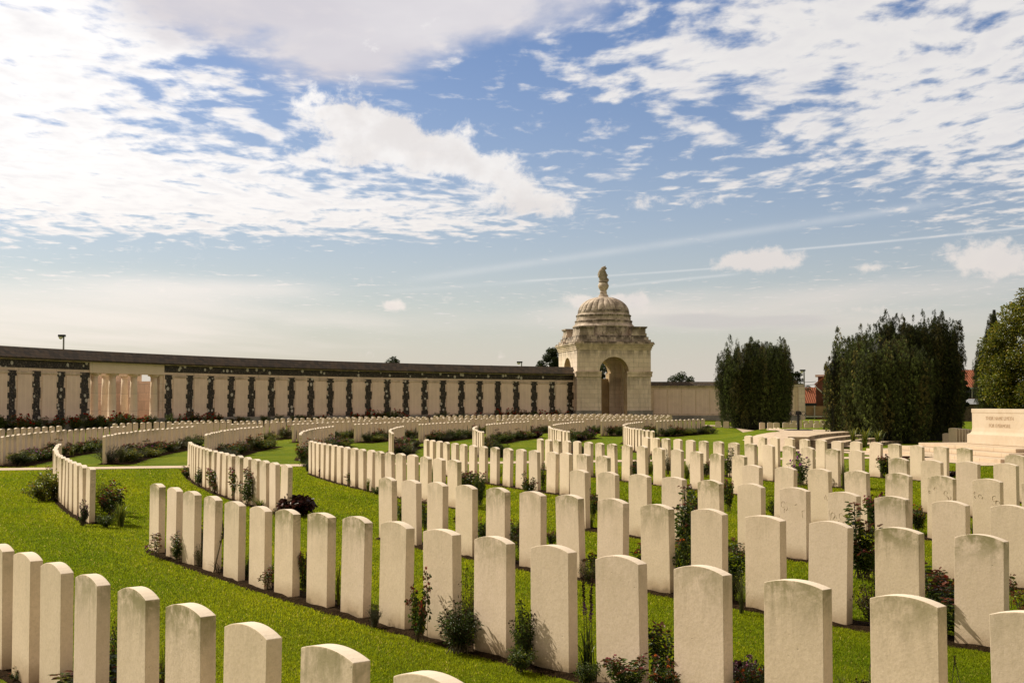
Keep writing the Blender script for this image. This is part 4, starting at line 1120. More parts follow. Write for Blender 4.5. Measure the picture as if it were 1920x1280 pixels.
for sx in (-1, 1):
    arms += [((sx * .52, ya, 8.30), (.13, .12, .34), sx * -.45), ((sx * .42, ya, 8.62), (.15, .12, .15)), ((sx * .36, ya, 8.45), (.05, .06, .2), sx * .8), ((sx * .70, ya, 8.05), (.12, .11, .24), sx * .5), ((sx * .86, ya, 8.05), (.05, .06, .25), sx * .3), ((sx * .95, ya, 8.3), (.05, .05, .14), sx * -.4), ((sx * .55, ya, 7.98), (.3, .10, .08))]
o = blob_mesh(arms).build('coat_of_arms', M_ATTIC, pav, smooth=True)
rm = o.modifiers.new('remesh', 'REMESH'); rm.mode = 'VOXEL'; rm.voxel_size = .035
# statue: stooping draped figure on the finial
st = blob_mesh([((0, 0, .12), (.40, .34, .14)), ((-.05, 0, .38), (.30, .27, .36)), ((-.08, 0, .72), (.27, .24, .34), .15), ((-.14, 0, 1.02), (.24, .21, .34), .35), ((-.02, 0, 1.30), (.20, .17, .17), .9), ((.16, 0, 1.34), (.11, .11, .135), .5),
                 ((.10, 0, 1.52), (.12, .07, .05), -.5), ((.02, 0, 1.45), (.10, .10, .08)), ((-.30, .06, .95), (.10, .14, .36), .3), ((-.28, -.08, .85), (.09, .10, .40), .25), ((-.36, 0, .66), (.05, .14, .2), .2),
                 ((.12, -.14, .98), (.07, .07, .30), -.35), ((.20, -.10, .66), (.06, .06, .22), .2), ((.24, 0, .55), (.07, .07, .22)), ((.30, 0, .72), (.10, .05, .06), .5), ((.18, .12, .95), (.06, .06, .28), -.4),
                 ((.30, 0, .25), (.14, .20, .20)), ((.1, -.1, .5), (.08, .1, .4), .1)])
sl = pc + Vector((0, 0, 13.3))
sto = st.build('statue', M_ATTIC, None, smooth=True, loc=sl, rz=YAW, label='stooping draped stone figure standing on the urn above the dome', cat='statue')
sto.scale = (1.25, 1.2, 1.04)
rm = sto.modifiers.new('remesh', 'REMESH'); rm.mode = 'VOXEL'; rm.voxel_size = .03

# ---------------------------------------------------------------- right wing wall
a = atd(1216, 700, 119.5); b = atd(1508, 700, 119.5); a.z = b.z = 0
wd = (b - a); wl = wd.length; wing = empty('wing_wall', a, math.atan2(wd.y, wd.x), label='plain pale stone wall of name panels running right of the domed pavilion', cat='wall')
mm = Mesh(); mm.box(0, wl - .6, 0, .8, .25, 3.2); mm.build('wall_face', M_WING, wing)
mm = Mesh(); mm.box(0, wl - .5, -.35, .9, -.3, .45); mm.build('plinth', M_PLINTH, wing)
mm = Mesh(); mm.box(-.0, wl - 2.2, -.15, 1., 3.201, 3.32); mm.build('cornice', M_PAV_TRIM, wing)
mm = Mesh(); L = wl - 2.2
mm.add([(0, -.25, 3.321), (L, -.25, 3.321), (L, .35, 3.70), (0, .35, 3.70), (0, 1., 3.321), (L, 1., 3.321)], [(0, 1, 2, 3), (3, 2, 5, 4), (0, 3, 4), (1, 5, 2), (0, 4, 5, 1)]); mm.build('roof', M_ROOF, wing)
mm = Mesh(); mm.box(wl - 2.199, wl, -.06, .9, 3.21, 3.45); mm.build('parapet', M_ATTIC, wing)
mm = Mesh(); mm.box(L + .001, L + 1.5, -.14, 1, 3.451, 3.85); mm.build('roof_end', M_ROOF, wing)
mm = Mesh(); mm.box(wl - .6, wl, -.12, .9, 0, 3.2); mm.build('end_pier', M_PAV, wing)
xx = .5
while xx < wl - 1.6:
    mm = Mesh(); mm.box(xx, xx + 1.28, -.03, .1, .6, 2.95); mm.build('name_panel', M_PANEL, wing); xx += 1.36

# ---------------------------------------------------------------- plaza, curved steps
def gpt(px, py, h0=0):
    d = ray(px, py); t = 25.
    while t < 200:
        z = HC + d.z * t
        if z <= ground_h(d.x * t, d.y * t): break
        t += .04
    p = Vector((d.x * t, d.y * t, 0)); p.z = ground_h(p.x, p.y); return p
outline = [(1392, 826), (1420, 816), (1463, 810.5), (1452, 806.5), (1478, 804.8), (1540, 806.5), (1606, 808.5), (1600, 812), (1548, 815), (1516, 821), (1500, 832), (1512, 842), (1590, 843.5), (1600, 846), (1480, 847), (1440, 847)]
pts = [gpt(*q) for q in outline]
bm = bmesh.new(); f = bm.faces.new([bm.verts.new((p.x, p.y, 0)) for p in pts])
bmesh.ops.triangulate(bm, faces=[f]); bmesh.ops.subdivide_edges(bm, edges=bm.edges, cuts=7, use_grid_fill=True)
for v in bm.verts: v.co.z = ground_h(v.co.x, v.co.y) + .03
bmesh.ops.recalc_face_normals(bm, faces=bm.faces)
me = bpy.data.meshes.new('pavement'); bm.to_mesh(me); bm.free()
for p in me.polygons:
    if p.normal.z < 0: p.flip()
link('pavement', me, M_PAVING, kind='structure')
# thin path leading to the plaza over the lawn
q0 = [gpt(1322, 796.8), gpt(1380, 801), gpt(1425, 804.2), gpt(1470, 807)]; q1 = [gpt(1322, 798.4), gpt(1380, 803), gpt(1425, 806.6), gpt(1470, 810)]
ribbon('footpath', [p[:2] for p in q0], [p[:2] for p in q1], M_PAVING, .02, 6)
# steps: concentric arcs rising to the back
SC = Vector((38.2, 36.2, 0)); SR = 28.8
steps = empty('curved_steps', gpt(1545, 822), label='curved pale stone steps beside the dark yew trees', cat='steps')
s0 = Vector(steps.location)
for k, (rr, top, aw0) in enumerate(((SR, .50, 199), (SR - .55, .375, 197), (SR - 1.1, .25, 195.5), (SR - 1.65, .125, 194))):
    mm = Mesh(); n = 30; aa0, aa1 = R(163 - k * 1.1), R(140)
    vs = []
    for i in range(n + 1):
        t = aa0 + (aa1 - aa0) * i / n
        for r_ in (rr, rr + .72):
            for z in (-.1, top - .05 * (k == 0) * 0): vs.append(Vector((SC.x + r_ * math.cos(t), SC.y + r_ * math.sin(t), z)) - s0)
    tr = []; rs = []
    for i in range(n):
        b_ = i * 4; c_ = b_ + 4
        tr.append((b_ + 1, c_ + 1, c_ + 3, b_ + 3)); rs += [(b_, c_, c_ + 1, b_ + 1), (b_ + 2, b_ + 3, c_ + 3, c_ + 2)]
    rs += [(0, 1, 3, 2)]
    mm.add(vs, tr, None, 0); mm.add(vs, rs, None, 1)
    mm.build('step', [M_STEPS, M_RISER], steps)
# sign post with a round bronze dial
sp_ = gpt(1497, 807.5); sgn = empty('sign_post', sp_, 0, label='dark metal post with a small ornate plaque on the plaza edge', cat='sign post')
mm = Mesh(); mm.box(-.55, .55, -.45, .45, -.1, .06); mm.build('base_plate', M_METAL_DARK, sgn)
mm = Mesh(); mm.box(-.05, .05, -.04, .04, .06, .72); mm.build('post', M_METAL_DARK, sgn)
mm = Mesh(); mm.box(-.13, .13, -.06, -.02, .72, .88); mm.build('plaque', M_METAL_DARK, sgn)
mm = Mesh()
for cx_, cz_, r_ in ((-.26, .80, .09), (.24, .78, .09), (0, .78, .13), (-.34, .74, .05), (.33, .72, .05)):
    mm.tube([(cx_ + r_ * math.cos(t), 0, cz_ + r_ * math.sin(t)) for t in np.linspace(0, 6.0, 14)], .012, 5)
mm.build('scrollwork', M_METAL_DARK, sgn)

# ---------------------------------------------------------------- stone of remembrance on steps
def alt_rot():
    return R(-52)
cbase = at(1813, 831, .36)
aang = -80
al = Vector((math.cos(R(aang)), math.sin(R(aang)), 0)); an = Vector((al.y, -al.x, 0))   # along, front normal
if an.y > 0: an = -an
altar = empty('stone_of_remembrance', Vector((cbase.x, cbase.y, .36)), math.atan2(al.y, al.x), label='large pale altar-like stone block carved with an inscription, on broad steps', cat='monument')
LEN, DEP = 3.55, .95
mm = Mesh()
prof = [(0, 0), (0, .31), (.03, .33), (.08, .36), (.11, .42), (.125, .54), (.125, 1.03), (.11, 1.05), (.11, 1.17)]
vs = []; fs = []
for o_, z in prof:
    vs += [(o_, o_, z), (LEN - o_, o_, z), (LEN - o_, DEP - o_, z), (o_, DEP - o_, z)]
for j in range(len(prof) - 1):
    for i in range(4): fs.append((j * 4 + i, j * 4 + (i + 1) % 4, j * 4 + 4 + (i + 1) % 4, j * 4 + 4 + i))
fs.append(tuple(len(vs) - 4 + i for i in range(4))); fs.append((3, 2, 1, 0))
mm.add(vs, fs); o = mm.build('altar_block', M_ALTAR, altar); bevel(o, .012)
for tx, z, sz in (('THEIR NAME LIVETH', .86, .165), ('FOR EVERMORE', .62, .165)):
    t = text_mesh('inscription', tx, sz, .002, plain('inscription_shade', (.47, .33, .215), .9), altar, 1.08); t.location = (LEN * .5, .120, z - .05); t.rotation_euler = (math.pi / 2, 0, 0)
    t.scale = (1.0, 1, 1)
plat = empty('monument_steps', altar.location.copy(), altar.rotation_euler.z, label='three broad pale stone steps under the inscribed altar stone', cat='steps')
plat.location.z = 0
for k, (e, z0, z1) in enumerate(((2.45, -.05, .12), (1.75, .121, .24), (1.15, .241, .358))):
    mm = Mesh(); mm.box(-e, LEN + e, -e, DEP + e, z0, z1); o = mm.build('step', M_STEPS, plat); bevel(o, .015)
# paving round the steps
M0 = Matrix.Translation((cbase.x, cbase.y, 0)) @ Matrix.Rotation(math.atan2(al.y, al.x), 4, 'Z')
mm = Mesh(); P = [M0 @ Vector(v) for v in ((-3.0, -3.7, .012), (LEN + 3.6, -3.7, .012), (LEN + 3.6, DEP + 4, .012), (-3.0, DEP + 4, .012))]
mm.add(P, [(0, 1, 2, 3)]); mm.build('terrace', M_PAVING, kind='structure')
# graves beside it and before the far wall
def single(px, pytop, s_, face_deg, label, sink=None, grp='headstones near the great stone'):
    y = F / s_; x = (px - 960) / F * y; z = HC - (pytop - YH) / s_ - .80
    o = link('headstone', STONES[0], None); o.location = (x, y, z); o.rotation_euler = (0, 0, R(face_deg)); o['moss'] = .2; o['tint'] = .6
    finish(o, label, 'headstone', grp); return o
single(1773.5, 812, 44, -8, 'grey shaded headstone alone just left of the inscribed altar stone')
single(1799, 814, 44, -8, 'grey headstone tucked against the left side of the altar stone')
for k in range(6): single(1784.5 + k * 5.6, 802 + k * .5, 46 - k * .2, -62, f"sunlit headstone turned sideways, {ORD[k]} of the short file behind the altar stone")
fr = [(1428, 791.7), (1443, 791.7), (1455, 791.9), (1472, 791.8), (1484.5, 793), (1497, 793), (1513, 793.6), (1530, 793.5), (1547, 793.5), (1562, 793)]
for k, (px, py) in enumerate(fr): single(px, py, 27.5 if k < 2 else 30, 4 if k < 3 else 10, f"pale headstone facing the lawn near the yews, {ORD[k]} from the left in front", grp='headstones between the two yew groups')
for k in range(9): single(1478 + k * 10.4, 787.6 + (k % 2) * .8, 22.5, 10, f"headstone half hidden behind the front file by the yews, {ORD[k]} from left", grp='headstones between the two yew groups')
for k in range(2): single(1345.5 + k * 15, 789.6, 27, -10, f"low white headstone left of the single yew, {ORD[k]} from left", grp='headstones between the two yew groups')

# ---------------------------------------------------------------- trees
def leaf_cloud(name, P, D, N_, L, Wd, col, m): return leaf_mesh(name, P, D, N_, L, Wd, col)
def yew(base, w, h, label, nshoot=330, seed=1, shape=2.6, topcut=.32, lean=0., dark=1., leaf=.11, hollow=None):
    g = np.random.default_rng(seed)
    t = empty('yew_tree', base, 0, label=label, cat='tree', group='dark yew trees')
    P, D, N_, L, K = [], [], [], [], []
    rad = w / 2
    def topz(rr, a): return h * (1 - topcut * (rr / rad) ** shape) * (1 + .03 * math.sin(3 * a + seed) + .025 * math.sin(7 * a + 2 * seed))
    for i in range(int(nshoot * 1.3)):
        a = g.uniform(0, 2 * math.pi); fr_ = g.uniform(0, 1)
        wob = 1 + .10 * math.sin(4 * a + seed * 2) + .06 * math.sin(9 * a + seed)
        if fr_ < .72: rr = rad * wob * g.uniform(.74, 1.03); 
        else: rr = rad * wob * math.sqrt(g.uniform(0, .75))
        tz = topz(min(rr, rad), a)
        ln = g.uniform(1.3, 2.9) * h / 6
        if fr_ < .72:
            z0 = g.uniform(-.1, max(.1, tz - ln * .7)); bulge = .80 + .20 * math.sin(min(1, (z0 + ln) / (h * .55)) * math.pi / 2); rr *= bulge
            top = z0 + ln
        else: top = tz * g.uniform(.86, .97); z0 = top - ln
        c = np.array([rr * math.cos(a), rr * math.sin(a)]); out = np.array([math.cos(a), math.sin(a)])
        tilt = .10 * rr / rad
        sr = g.uniform(.18, .34) * h / 6; shade = g.uniform(.5, 1.0) if g.uniform() < .6 else g.uniform(1.0, 1.7)
        m = max(12, int(60 * ln * sr / .5)); per = 17; n = m * per
        ct = g.uniform(0, .97, m) ** .9; ca = g.uniform(0, 2 * math.pi, m)
        cq = sr * np.clip(1 - ct ** 3.2, 0.02, 1) ** .75 * np.sqrt(g.uniform(.25, 1, m))
        cc = np.stack([c[0] + out[0] * tilt * ct * ln + np.cos(ca) * cq, c[1] + out[1] * tilt * ct * ln + np.sin(ca) * cq, z0 + ct * ln], 1)
        tuft = .040 * h / 6 * g.uniform(.7, 1.4, (m, 1, 1))
        off = unit(g.normal(0, 1, (n, 3))).reshape(m, per, 3) * g.uniform(.3, 1, (m, per, 1)) * tuft * np.array([1, 1, 2.4])
        P.append((cc[:, None, :] + off).reshape(-1, 3))
        d = off / tuft * .8 + np.stack([np.cos(ca) * .3, np.sin(ca) * .3, np.full(m, .75)], 1)[:, None, :] + g.normal(0, .25, (m, per, 3)); D.append(unit(d.reshape(-1, 3)))
        nn = off / tuft + np.stack([np.cos(ca), np.sin(ca), np.full(m, .3)], 1)[:, None, :] * .8 + g.normal(0, .3, (m, per, 3)); N_.append(unit(nn.reshape(-1, 3)))
        L.append(leaf * .44 * g.uniform(.7, 1.3, n))
        base_c = np.array([.10, .125, .034]) if g.uniform() > .25 else np.array([.17, .15, .045])
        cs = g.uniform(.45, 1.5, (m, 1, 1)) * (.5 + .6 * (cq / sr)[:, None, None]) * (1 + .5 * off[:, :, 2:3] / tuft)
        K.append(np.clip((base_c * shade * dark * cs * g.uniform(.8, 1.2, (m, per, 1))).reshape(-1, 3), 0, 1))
    P, D, N_, L, K = map(np.concatenate, (P, D, N_, L, K))
    N_ = N_ - (N_ * D).sum(1, keepdims=True) * D; N_ = unit(N_)
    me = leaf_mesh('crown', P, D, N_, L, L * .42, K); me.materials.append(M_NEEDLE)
    # dense inner hull, painted near-black for the shade inside, hides daylight through the crown
    bm = bmesh.new(); bm.from_mesh(me)
    lay = bm.verts.layers.float_color.get('Col')
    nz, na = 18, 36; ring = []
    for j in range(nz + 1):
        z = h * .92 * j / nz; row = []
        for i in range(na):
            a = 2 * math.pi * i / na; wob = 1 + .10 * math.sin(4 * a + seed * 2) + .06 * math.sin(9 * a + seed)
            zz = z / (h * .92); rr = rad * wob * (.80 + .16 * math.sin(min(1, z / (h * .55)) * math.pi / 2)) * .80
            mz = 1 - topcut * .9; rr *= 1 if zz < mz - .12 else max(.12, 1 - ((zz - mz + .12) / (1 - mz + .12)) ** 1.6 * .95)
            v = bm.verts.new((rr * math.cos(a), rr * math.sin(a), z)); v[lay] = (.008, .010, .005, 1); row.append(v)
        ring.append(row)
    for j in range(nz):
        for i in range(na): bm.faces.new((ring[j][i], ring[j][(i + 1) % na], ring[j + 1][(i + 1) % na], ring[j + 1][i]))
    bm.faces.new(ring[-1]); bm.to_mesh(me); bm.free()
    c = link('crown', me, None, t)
    mm = Mesh(); mm.tube([(0, 0, -.2), (.05, 0, .6), (0, .03, 1.6), (0, 0, h * .6)], [.28, .22, .18, .06], 10); mm.build('trunk', M_BARK, t)
    return t
def gbase(px, py): p = at(px, py); return (p.x, p.y, 0)
b = atd(1416, 700, 88.5); yew((b.x, b.y, -.25), 5.1 * 88.5 / 93, 6.75, 'single dark upright yew standing clear between pavilion and the other yews', 360, 3, 3.0, .32)
b = atd(1652, 700, 53.5); yew((b.x, b.y, -.05), 3.55, 4.95, 'broad dark yew with brownish left side, front of the yew pair', 380, 8, 2.4, .36, dark=1.3)
b = atd(1612, 700, 55.0); yew((b.x, b.y, -.05), 1.9, 4.95, 'upright brownish yew stems rising at the left of the broad yew', 150, 12, 3, .16, dark=1.25)
b = atd(1566, 700, 54.0); yew((b.x, b.y, -.05), .62, 4.35, 'narrow ragged yew stem group at the left edge of the yews', 40, 21, 2, .25)
b = atd(1718, 700, 57.0); yew((b.x, b.y, -.05), 3.35, 5.6, 'tallest dark yew behind the broad yew, left of the altar stone', 380, 14, 6, .12, dark=.6)
b = atd(1779, 700, 58.0); yew((b.x, b.y, 0), .95, 4.3, 'slim dark yew spire at the right side of the tallest yew', 60, 31, 2, .3, dark=.6)

def broadleaf(name, base, w, h, zc, label, nclump=130, per=260, leaf=.12, cols=None, seed=2, cat='tree', grp=None, trunk=True, sq=1.0):
    g = np.random.default_rng(seed)
    t = empty(name, base, 0, label=label, cat=cat, group=grp)
    cols = cols or [(.15, .165, .018), (.23, .215, .022), (.075, .10, .016), (.32, .24, .022)]
    P, D, N_, L, K = [], [], [], [], []; rad = np.array([w / 2, w / 2, (h - zc)])
    cen = []
    for i in range(nclump):
        v = g.normal(0, 1, 3); v /= np.linalg.norm(v); v = v * g.uniform(.55, 1.0) ** .5
        p = v * rad * (1 + .12 * math.sin(5 * math.atan2(v[1], v[0]) + seed) * (1 - abs(v[2]))); p[2] = zc + (p[2] if p[2] > 0 else p[2] * min(1, (zc - .3) / (h - zc)) * sq)
        cen.append(p); cr = g.uniform(.10, .17) * w
        u = g.normal(0, 1, (per, 3)); u = unit(u) * (g.uniform(.2, 1, (per, 1)) ** .45) * cr * np.array([1, 1, .72])
        P.append(p + u); dd = unit(u + np.array([0, 0, -.2 * cr]) + g.normal(0, .4 * cr, (per, 3))); D.append(dd)
        nn = g.normal(0, .5, (per, 3)) + np.array([0, 0, 1]); nn -= (nn * dd).sum(1, keepdims=True) * dd; N_.append(unit(nn))
        L.append(leaf * g.uniform(.6, 1.25, per)); sh = g.uniform(.65, 1.25)
        cc = np.array(cols)[g.choice(len(cols), per, p=np.array([4, 3, 2, .8]) / 9.8)]; K.append(np.clip(cc * sh * (.6 + .5 * (u[:, 2:3] / cr + .72)), 0, 1))
    P, D, N_, L, K = map(np.concatenate, (P, D, N_, L, K))
    me = leaf_mesh('crown', P, D, N_, L, L * .7, K); me.materials.append(M_LEAF); link('crown', me, None, t)
    mm = Mesh(); mm.tube([(0, 0, -.3), (.03 * w, 0, zc * .4), (0, .02 * w, zc), (0, 0, h * .85)], [.045 * w, .035 * w, .028 * w, .006 * w], 10)
    for i in range(9):
        e = cen[i * (nclump // 9)]; z0 = zc * g.uniform(.35, .95); mm.tube([(0, 0, z0), (e[0] * .5, e[1] * .5, (z0 + e[2]) / 2 + .05 * h), tuple(e)], [.018 * w, .012 * w, .004 * w], 7)
    mm.build('trunk', M_BARK, t); return t
b = atd(1952, 700, 66); broadleaf('deciduous_tree', (b.x, b.y, 0), 5.3, 7.7, 3.2, 'large yellowing deciduous tree behind the altar stone at the right edge', 210, 300, .13, seed=5)
b = atd(1866, 700, 71); yew((b.x, b.y, 1.2), 1.5, 6.35, 'dark narrow conifer rising behind the large deciduous tree', 120, 17, 1.5, .65)
DK = [(.026, .042, .014), (.04, .058, .018), (.02, .032, .012), (.07, .075, .02)]
def bgtree(px, ytop, ybot, wpx, depth, label, seed, name='background_tree', n=60, per=130):
    s_ = F / depth; b_ = atd(px, 700, depth); top = HC + (YH - ytop) / s_; w_ = wpx / s_
    return broadleaf(name, (b_.x, b_.y, 0), w_, top, max(top * .62, 1.5), label, n, per, .02 * w_ + .10, DK, seed, grp='trees beyond the memorial wall')
bgtree(736, 667, 700, 46, 190, 'round dark treetop above the middle of the memorial wall', 41)
bgtree(1036, 653, 700, 52, 150, 'tall green tree beside the left face of the pavilion', 42, n=80, per=160)
bgtree(1140, 655, 720, 64, 150, 'dark tree seen through the pavilion arch', 43, n=80, per=160)
bgtree(1276, 701, 730, 56, 190, 'low dark treetop above the wing wall', 44)
bgtree(1491, 692, 740, 27, 165, 'small dark tree beside the lamp right of the single yew', 45)
bgtree(919, 680, 700, 12, 180, 'tiny treetop showing above the wall left of the lamp', 46, n=25)
bgtree(862, 682, 700, 46, 210, 'yellowish treetop barely showing above the wall', 47, n=30)
bgtree(1800, 706, 760, 26, 95, 'small green tree between tallest yew and the orange roof', 48)
bgtree(1507, 716, 740, 34, 150, 'low sunny shrub above the red tiled lean-to', 49, n=30)
# strap-leaved clump and low plants beside the steps and yews
for k, (px, py, h_, w_) in enumerate(((1600, 832, 34, 36), (1622, 838, 40, 44), (1646, 836, 34, 36), (1560, 806, 14, 30), (1585, 807, 13, 24), (1545, 805, 10, 20))):
    p = gpt(px, py); s_ = F / p.y
    plant('strap' if k != 3 else 'yellowing', p.x, p.y, h_ / s_, w_ / s_, f"{['yellow-green strap-leaved clump at the top of the curved steps', 'big strap-leaved clump under the broad yew', 'strap-leaved clump hidden in the shade of the broad yew', 'low yellow flowers before the graves at the yew foot', 'short green leaves at the left foot of the broad yew', 'small tuft at the lawn edge beside the curved plaza'][k]}", 'plants by the curved steps')
p = gpt(1268, 812)
for k, (px, py, kd, h_) in enumerate(((1262, 813, 'rose', 26), (1280, 812, 'rose', 24), (1310, 811, 'shrub', 22), (1325, 808, 'maroon', 12), (1290, 812, 'rose', 20), (1245, 812, 'shrub', 18))):
    p = at(px, py); s_ = F / p.y; plant(kd, p.x, p.y, h_ / s_, h_ * 1.2 / s_, f"dark bush at the lawn end of the last far row, {ORD[k]} of six", 'plants in the beds beyond the path')

# ---------------------------------------------------------------- background houses, fence, lamps
def hp(px, py, depth): return atd(px, py, depth)
D1 = 150.
house = empty('brick_house', (hp(1545, 740, D1).x, D1, 0), label='red brick gabled house with dormer partly hidden by the yews', cat='house')
h0 = Vector(house.location)
def prism(mm, pxs, depth, thick, mi=0):
    A = [hp(x, y, depth) - h0 for x, y in pxs]; ax = Vector(((sum(q[0] for q in pxs) / len(pxs) - 960) / F, 1, 0)); B = [p + ax * thick for p in A]
    mm.poly(A, mi); mm.poly(B[::-1], mi)
    for i in range(len(A)):
        j = (i + 1) % len(A); mm.poly([A[i], B[i], B[j], A[j]], mi)
    return mm
prism(Mesh(), [(1530, 800), (1530, 723), (1528, 722), (1584, 678), (1640, 722), (1640, 800)], D1, 9).build('gable_wall', M_BRICK, house)
mm = Mesh(); A = [hp(1526, 722.5, D1) - h0, hp(1584, 677, D1) - h0]; up = Vector((0, 0, .16))
for i in (0,):
    a_, b_ = A; mm.poly([a_ + Vector((0, -.3, 0)), b_ + Vector((0, -.3, 0)), b_ + Vector((0, -.3, .2)), a_ + Vector((0, -.3, .2))]); AX = Vector(((1560 - 960) / F, 1, 0)); mm.poly([a_ + Vector((0, -.3, .2)), b_ + Vector((0, -.3, .2)), b_ + AX * 9 + Vector((0, 0, .2)), a_ + AX * 9 + Vector((0, 0, .2))])
mm.build('roof', M_TILE, house)
prism(Mesh(), [(1533.5, 720), (1533.5, 705.5), (1549, 705.5), (1549, 720)], D1 + 2, 2.5).build('dormer', M_BRICK, house)
prism(Mesh(), [(1528.5, 705.8), (1528.5, 702.2), (1552, 702.2), (1552, 705.8)], D1 + 1.6, 3.2).build('dormer_roof', M_WHITE, house)
mm = Mesh(); mm.tube([hp(1527.5, 723.5, D1 - .3) - h0, hp(1553.5, 746, D1 - .3) - h0], .075, 6); mm.build('downpipe', M_WHITE, house)
prism(Mesh(), [(1544, 754.5), (1544, 750.3), (1549.6, 750.3), (1549.6, 754.5)], D1 - .7, .5).build('outdoor_unit', M_WHITE, house)
prism(Mesh(), [(1549, 762), (1549, 751), (1572, 735), (1600, 752), (1600, 762)], D1 - 1.5, 1.45).build('porch_gable', M_BRICK, house)
mm = Mesh(); a_, b_ = hp(1548.2, 750.6, D1 - 1.6) - h0, hp(1572, 734, D1 - 1.6) - h0
mm.poly([a_, b_, b_ + Vector((0, 0, .16)), a_ + Vector((0, 0, .16))]); mm.poly([a_ + Vector((0, 0, .16)), b_ + Vector((0, 0, .16)), b_ + Vector((0, 1.5, .16)), a_ + Vector((0, 1.5, .16))]); mm.build('porch_roof', M_TILE, house)
mm = Mesh(); P = [hp(1509, 755.5, D1 - 3) - h0, hp(1530, 755.5, D1 - 3) - h0, hp(1530, 726, D1 - .4) - h0, hp(1509, 726, D1 - .4) - h0]; mm.poly(P); mm.build('lean_to_roof', M_TILE, house)
prism(Mesh(), [(1507, 800), (1507, 726.5), (1531, 726.5), (1531, 800)], D1 - .2, .15).build('lean_to_opening', M_GLASS_OPENING, house)  # dark sheet painted as the shaded opening under the lean-to roof
fence = empty('garden_fence', (hp(1535, 770, 128).x, 128, 0), label='brown horizontal board fence with concrete posts left of the broad yew', cat='fence'); h0 = Vector(fence.location)
prism(Mesh(), [(1500, 778.5), (1500, 761), (1640, 761), (1640, 778.5)], 128.2, .08).build('boards', M_FENCE, fence)
for px in (1509.5, 1527.3, 1560.5, 1592): prism(Mesh(), [(px - 1.3, 786), (px - 1.3, 760.2), (px + 1.3, 760.2), (px + 1.3, 786)], 128, .2).build('post', M_CONCRETE, fence)
prism(Mesh(), [(1500, 782.2), (1500, 779.2), (1640, 779.2), (1640, 782.2)], 127.6, .3).build('base_board', M_CONCRETE, fence)
D2 = 140.
h2 = empty('orange_roofed_house', (hp(1830, 740, D2).x, D2, 0), label='house with orange pantile roof between the yews and deciduous tree', cat='house'); h0 = Vector(h2.location)
mm = Mesh(); mm.poly([hp(1790, 738, D2) - h0, hp(1905, 738, D2) - h0, hp(1905, 693, D2 + 5) - h0, hp(1790, 693, D2 + 5) - h0]); mm.build('roof', M_TILE, h2)
prism(Mesh(), [(1792, 790), (1792, 738), (1905, 738), (1905, 790)], D2 + .6, 8).build('wall', M_BRICK, h2)
D3 = 126.
h3 = empty('conservatory', (hp(1818, 740, D3).x, D3, 0), label='flat-roofed dark glazed lean-to below the orange roof', cat='building'); h0 = Vector(h3.location)
prism(Mesh(), [(1798, 746), (1798, 728.6), (1831, 728.6), (1831, 746)], D3, 2.5).build('glazing', M_GLASS_OPENING, h3)
prism(Mesh(), [(1796, 728.8), (1796, 725.6), (1833, 725.6), (1833, 728.8)], D3 - .3, 3.2).build('flat_roof', M_GREYROOF, h3)
for px in (1810, 1822.5, 1831.5): prism(Mesh(), [(px - .8, 746), (px - .8, 728.8), (px + .8, 728.8), (px + .8, 746)], D3 - .15, .12).build('frame_post', M_CONCRETE, h3)
D4 = 105.
h4 = empty('low_shed', (hp(1825, 752, D4).x, D4, 0), label='low shed with grey sheet roof seen just above the altar stone', cat='shed'); h0 = Vector(h4.location)
mm = Mesh(); mm.poly([hp(1795, 757.5, D4) - h0, hp(1836, 757.5, D4) - h0, hp(1836, 747.5, D4 + 2) - h0, hp(1795, 747.5, D4 + 2) - h0]); mm.poly([hp(1838, 757.6, D4) - h0, hp(1960, 757.6, D4) - h0, hp(1960, 754.4, D4 + 1) - h0, hp(1838, 754.4, D4 + 1) - h0]); mm.build('roof', M_GREYROOF, h4)
prism(Mesh(), [(1790, 790), (1790, 757.8), (1960, 757.8), (1960, 790)], D4 + .2, .8).build('wall', M_BARK, h4)
def lamp(px, ytop, ybase, head_px, depth, label, side=-1):
    s_ = F / depth; p = atd(px, ytop, depth); o = empty('street_lamp', (p.x, depth, 0), label=label, cat='street lamp', group='street lamps beyond the walls')
    mm = Mesh(); mm.tube([(0, 0, 0), (0, 0, p.z - .05)], [.11, .07], 8); mm.build('pole', M_GALV, o)
    hl = head_px / s_; mm = Mesh(); mm.box(*sorted((side * hl, -side * .12)), -.18, .18, p.z - .10, p.z + .08); mm.build('lamp_head', M_METAL_DARK, o)
    mm = Mesh(); mm.lathe([(.05, p.z - .32), (.2, p.z - .24), (.24, p.z - .101)], 12, Matrix.Translation((side * hl * .6, 0, 0)) @ Matrix.Diagonal((hl / .6, 1, 1, 1))); mm.build('lamp_glass', M_WHITE, o)
lamp(119.5, 629, 653, 9.5, 105, 'street lamp rising above the left end of the memorial wall')
lamp(978, 678.5, 690, 9, 165, 'small street lamp above the memorial wall left of the pavilion')
lamp(1507.5, 694, 735, 7.5, 135, 'street lamp beside the small tree right of the single yew')
mm = Mesh()
for y0, y1 in ((703, 715), (712, 720)):
    A, B = hp(1440, y0 - 4, 170), hp(1530, y1, 149.8)
    mm.tube([A.lerp(B, t / 10) - Vector((0, 0, .5 * (1 - (t / 5 - 1) ** 2))) for t in range(11)], .03, 5)
mm.build('overhead_cables', M_METAL_DARK, label='two thin overhead cables running to the brick house', cat='cable')

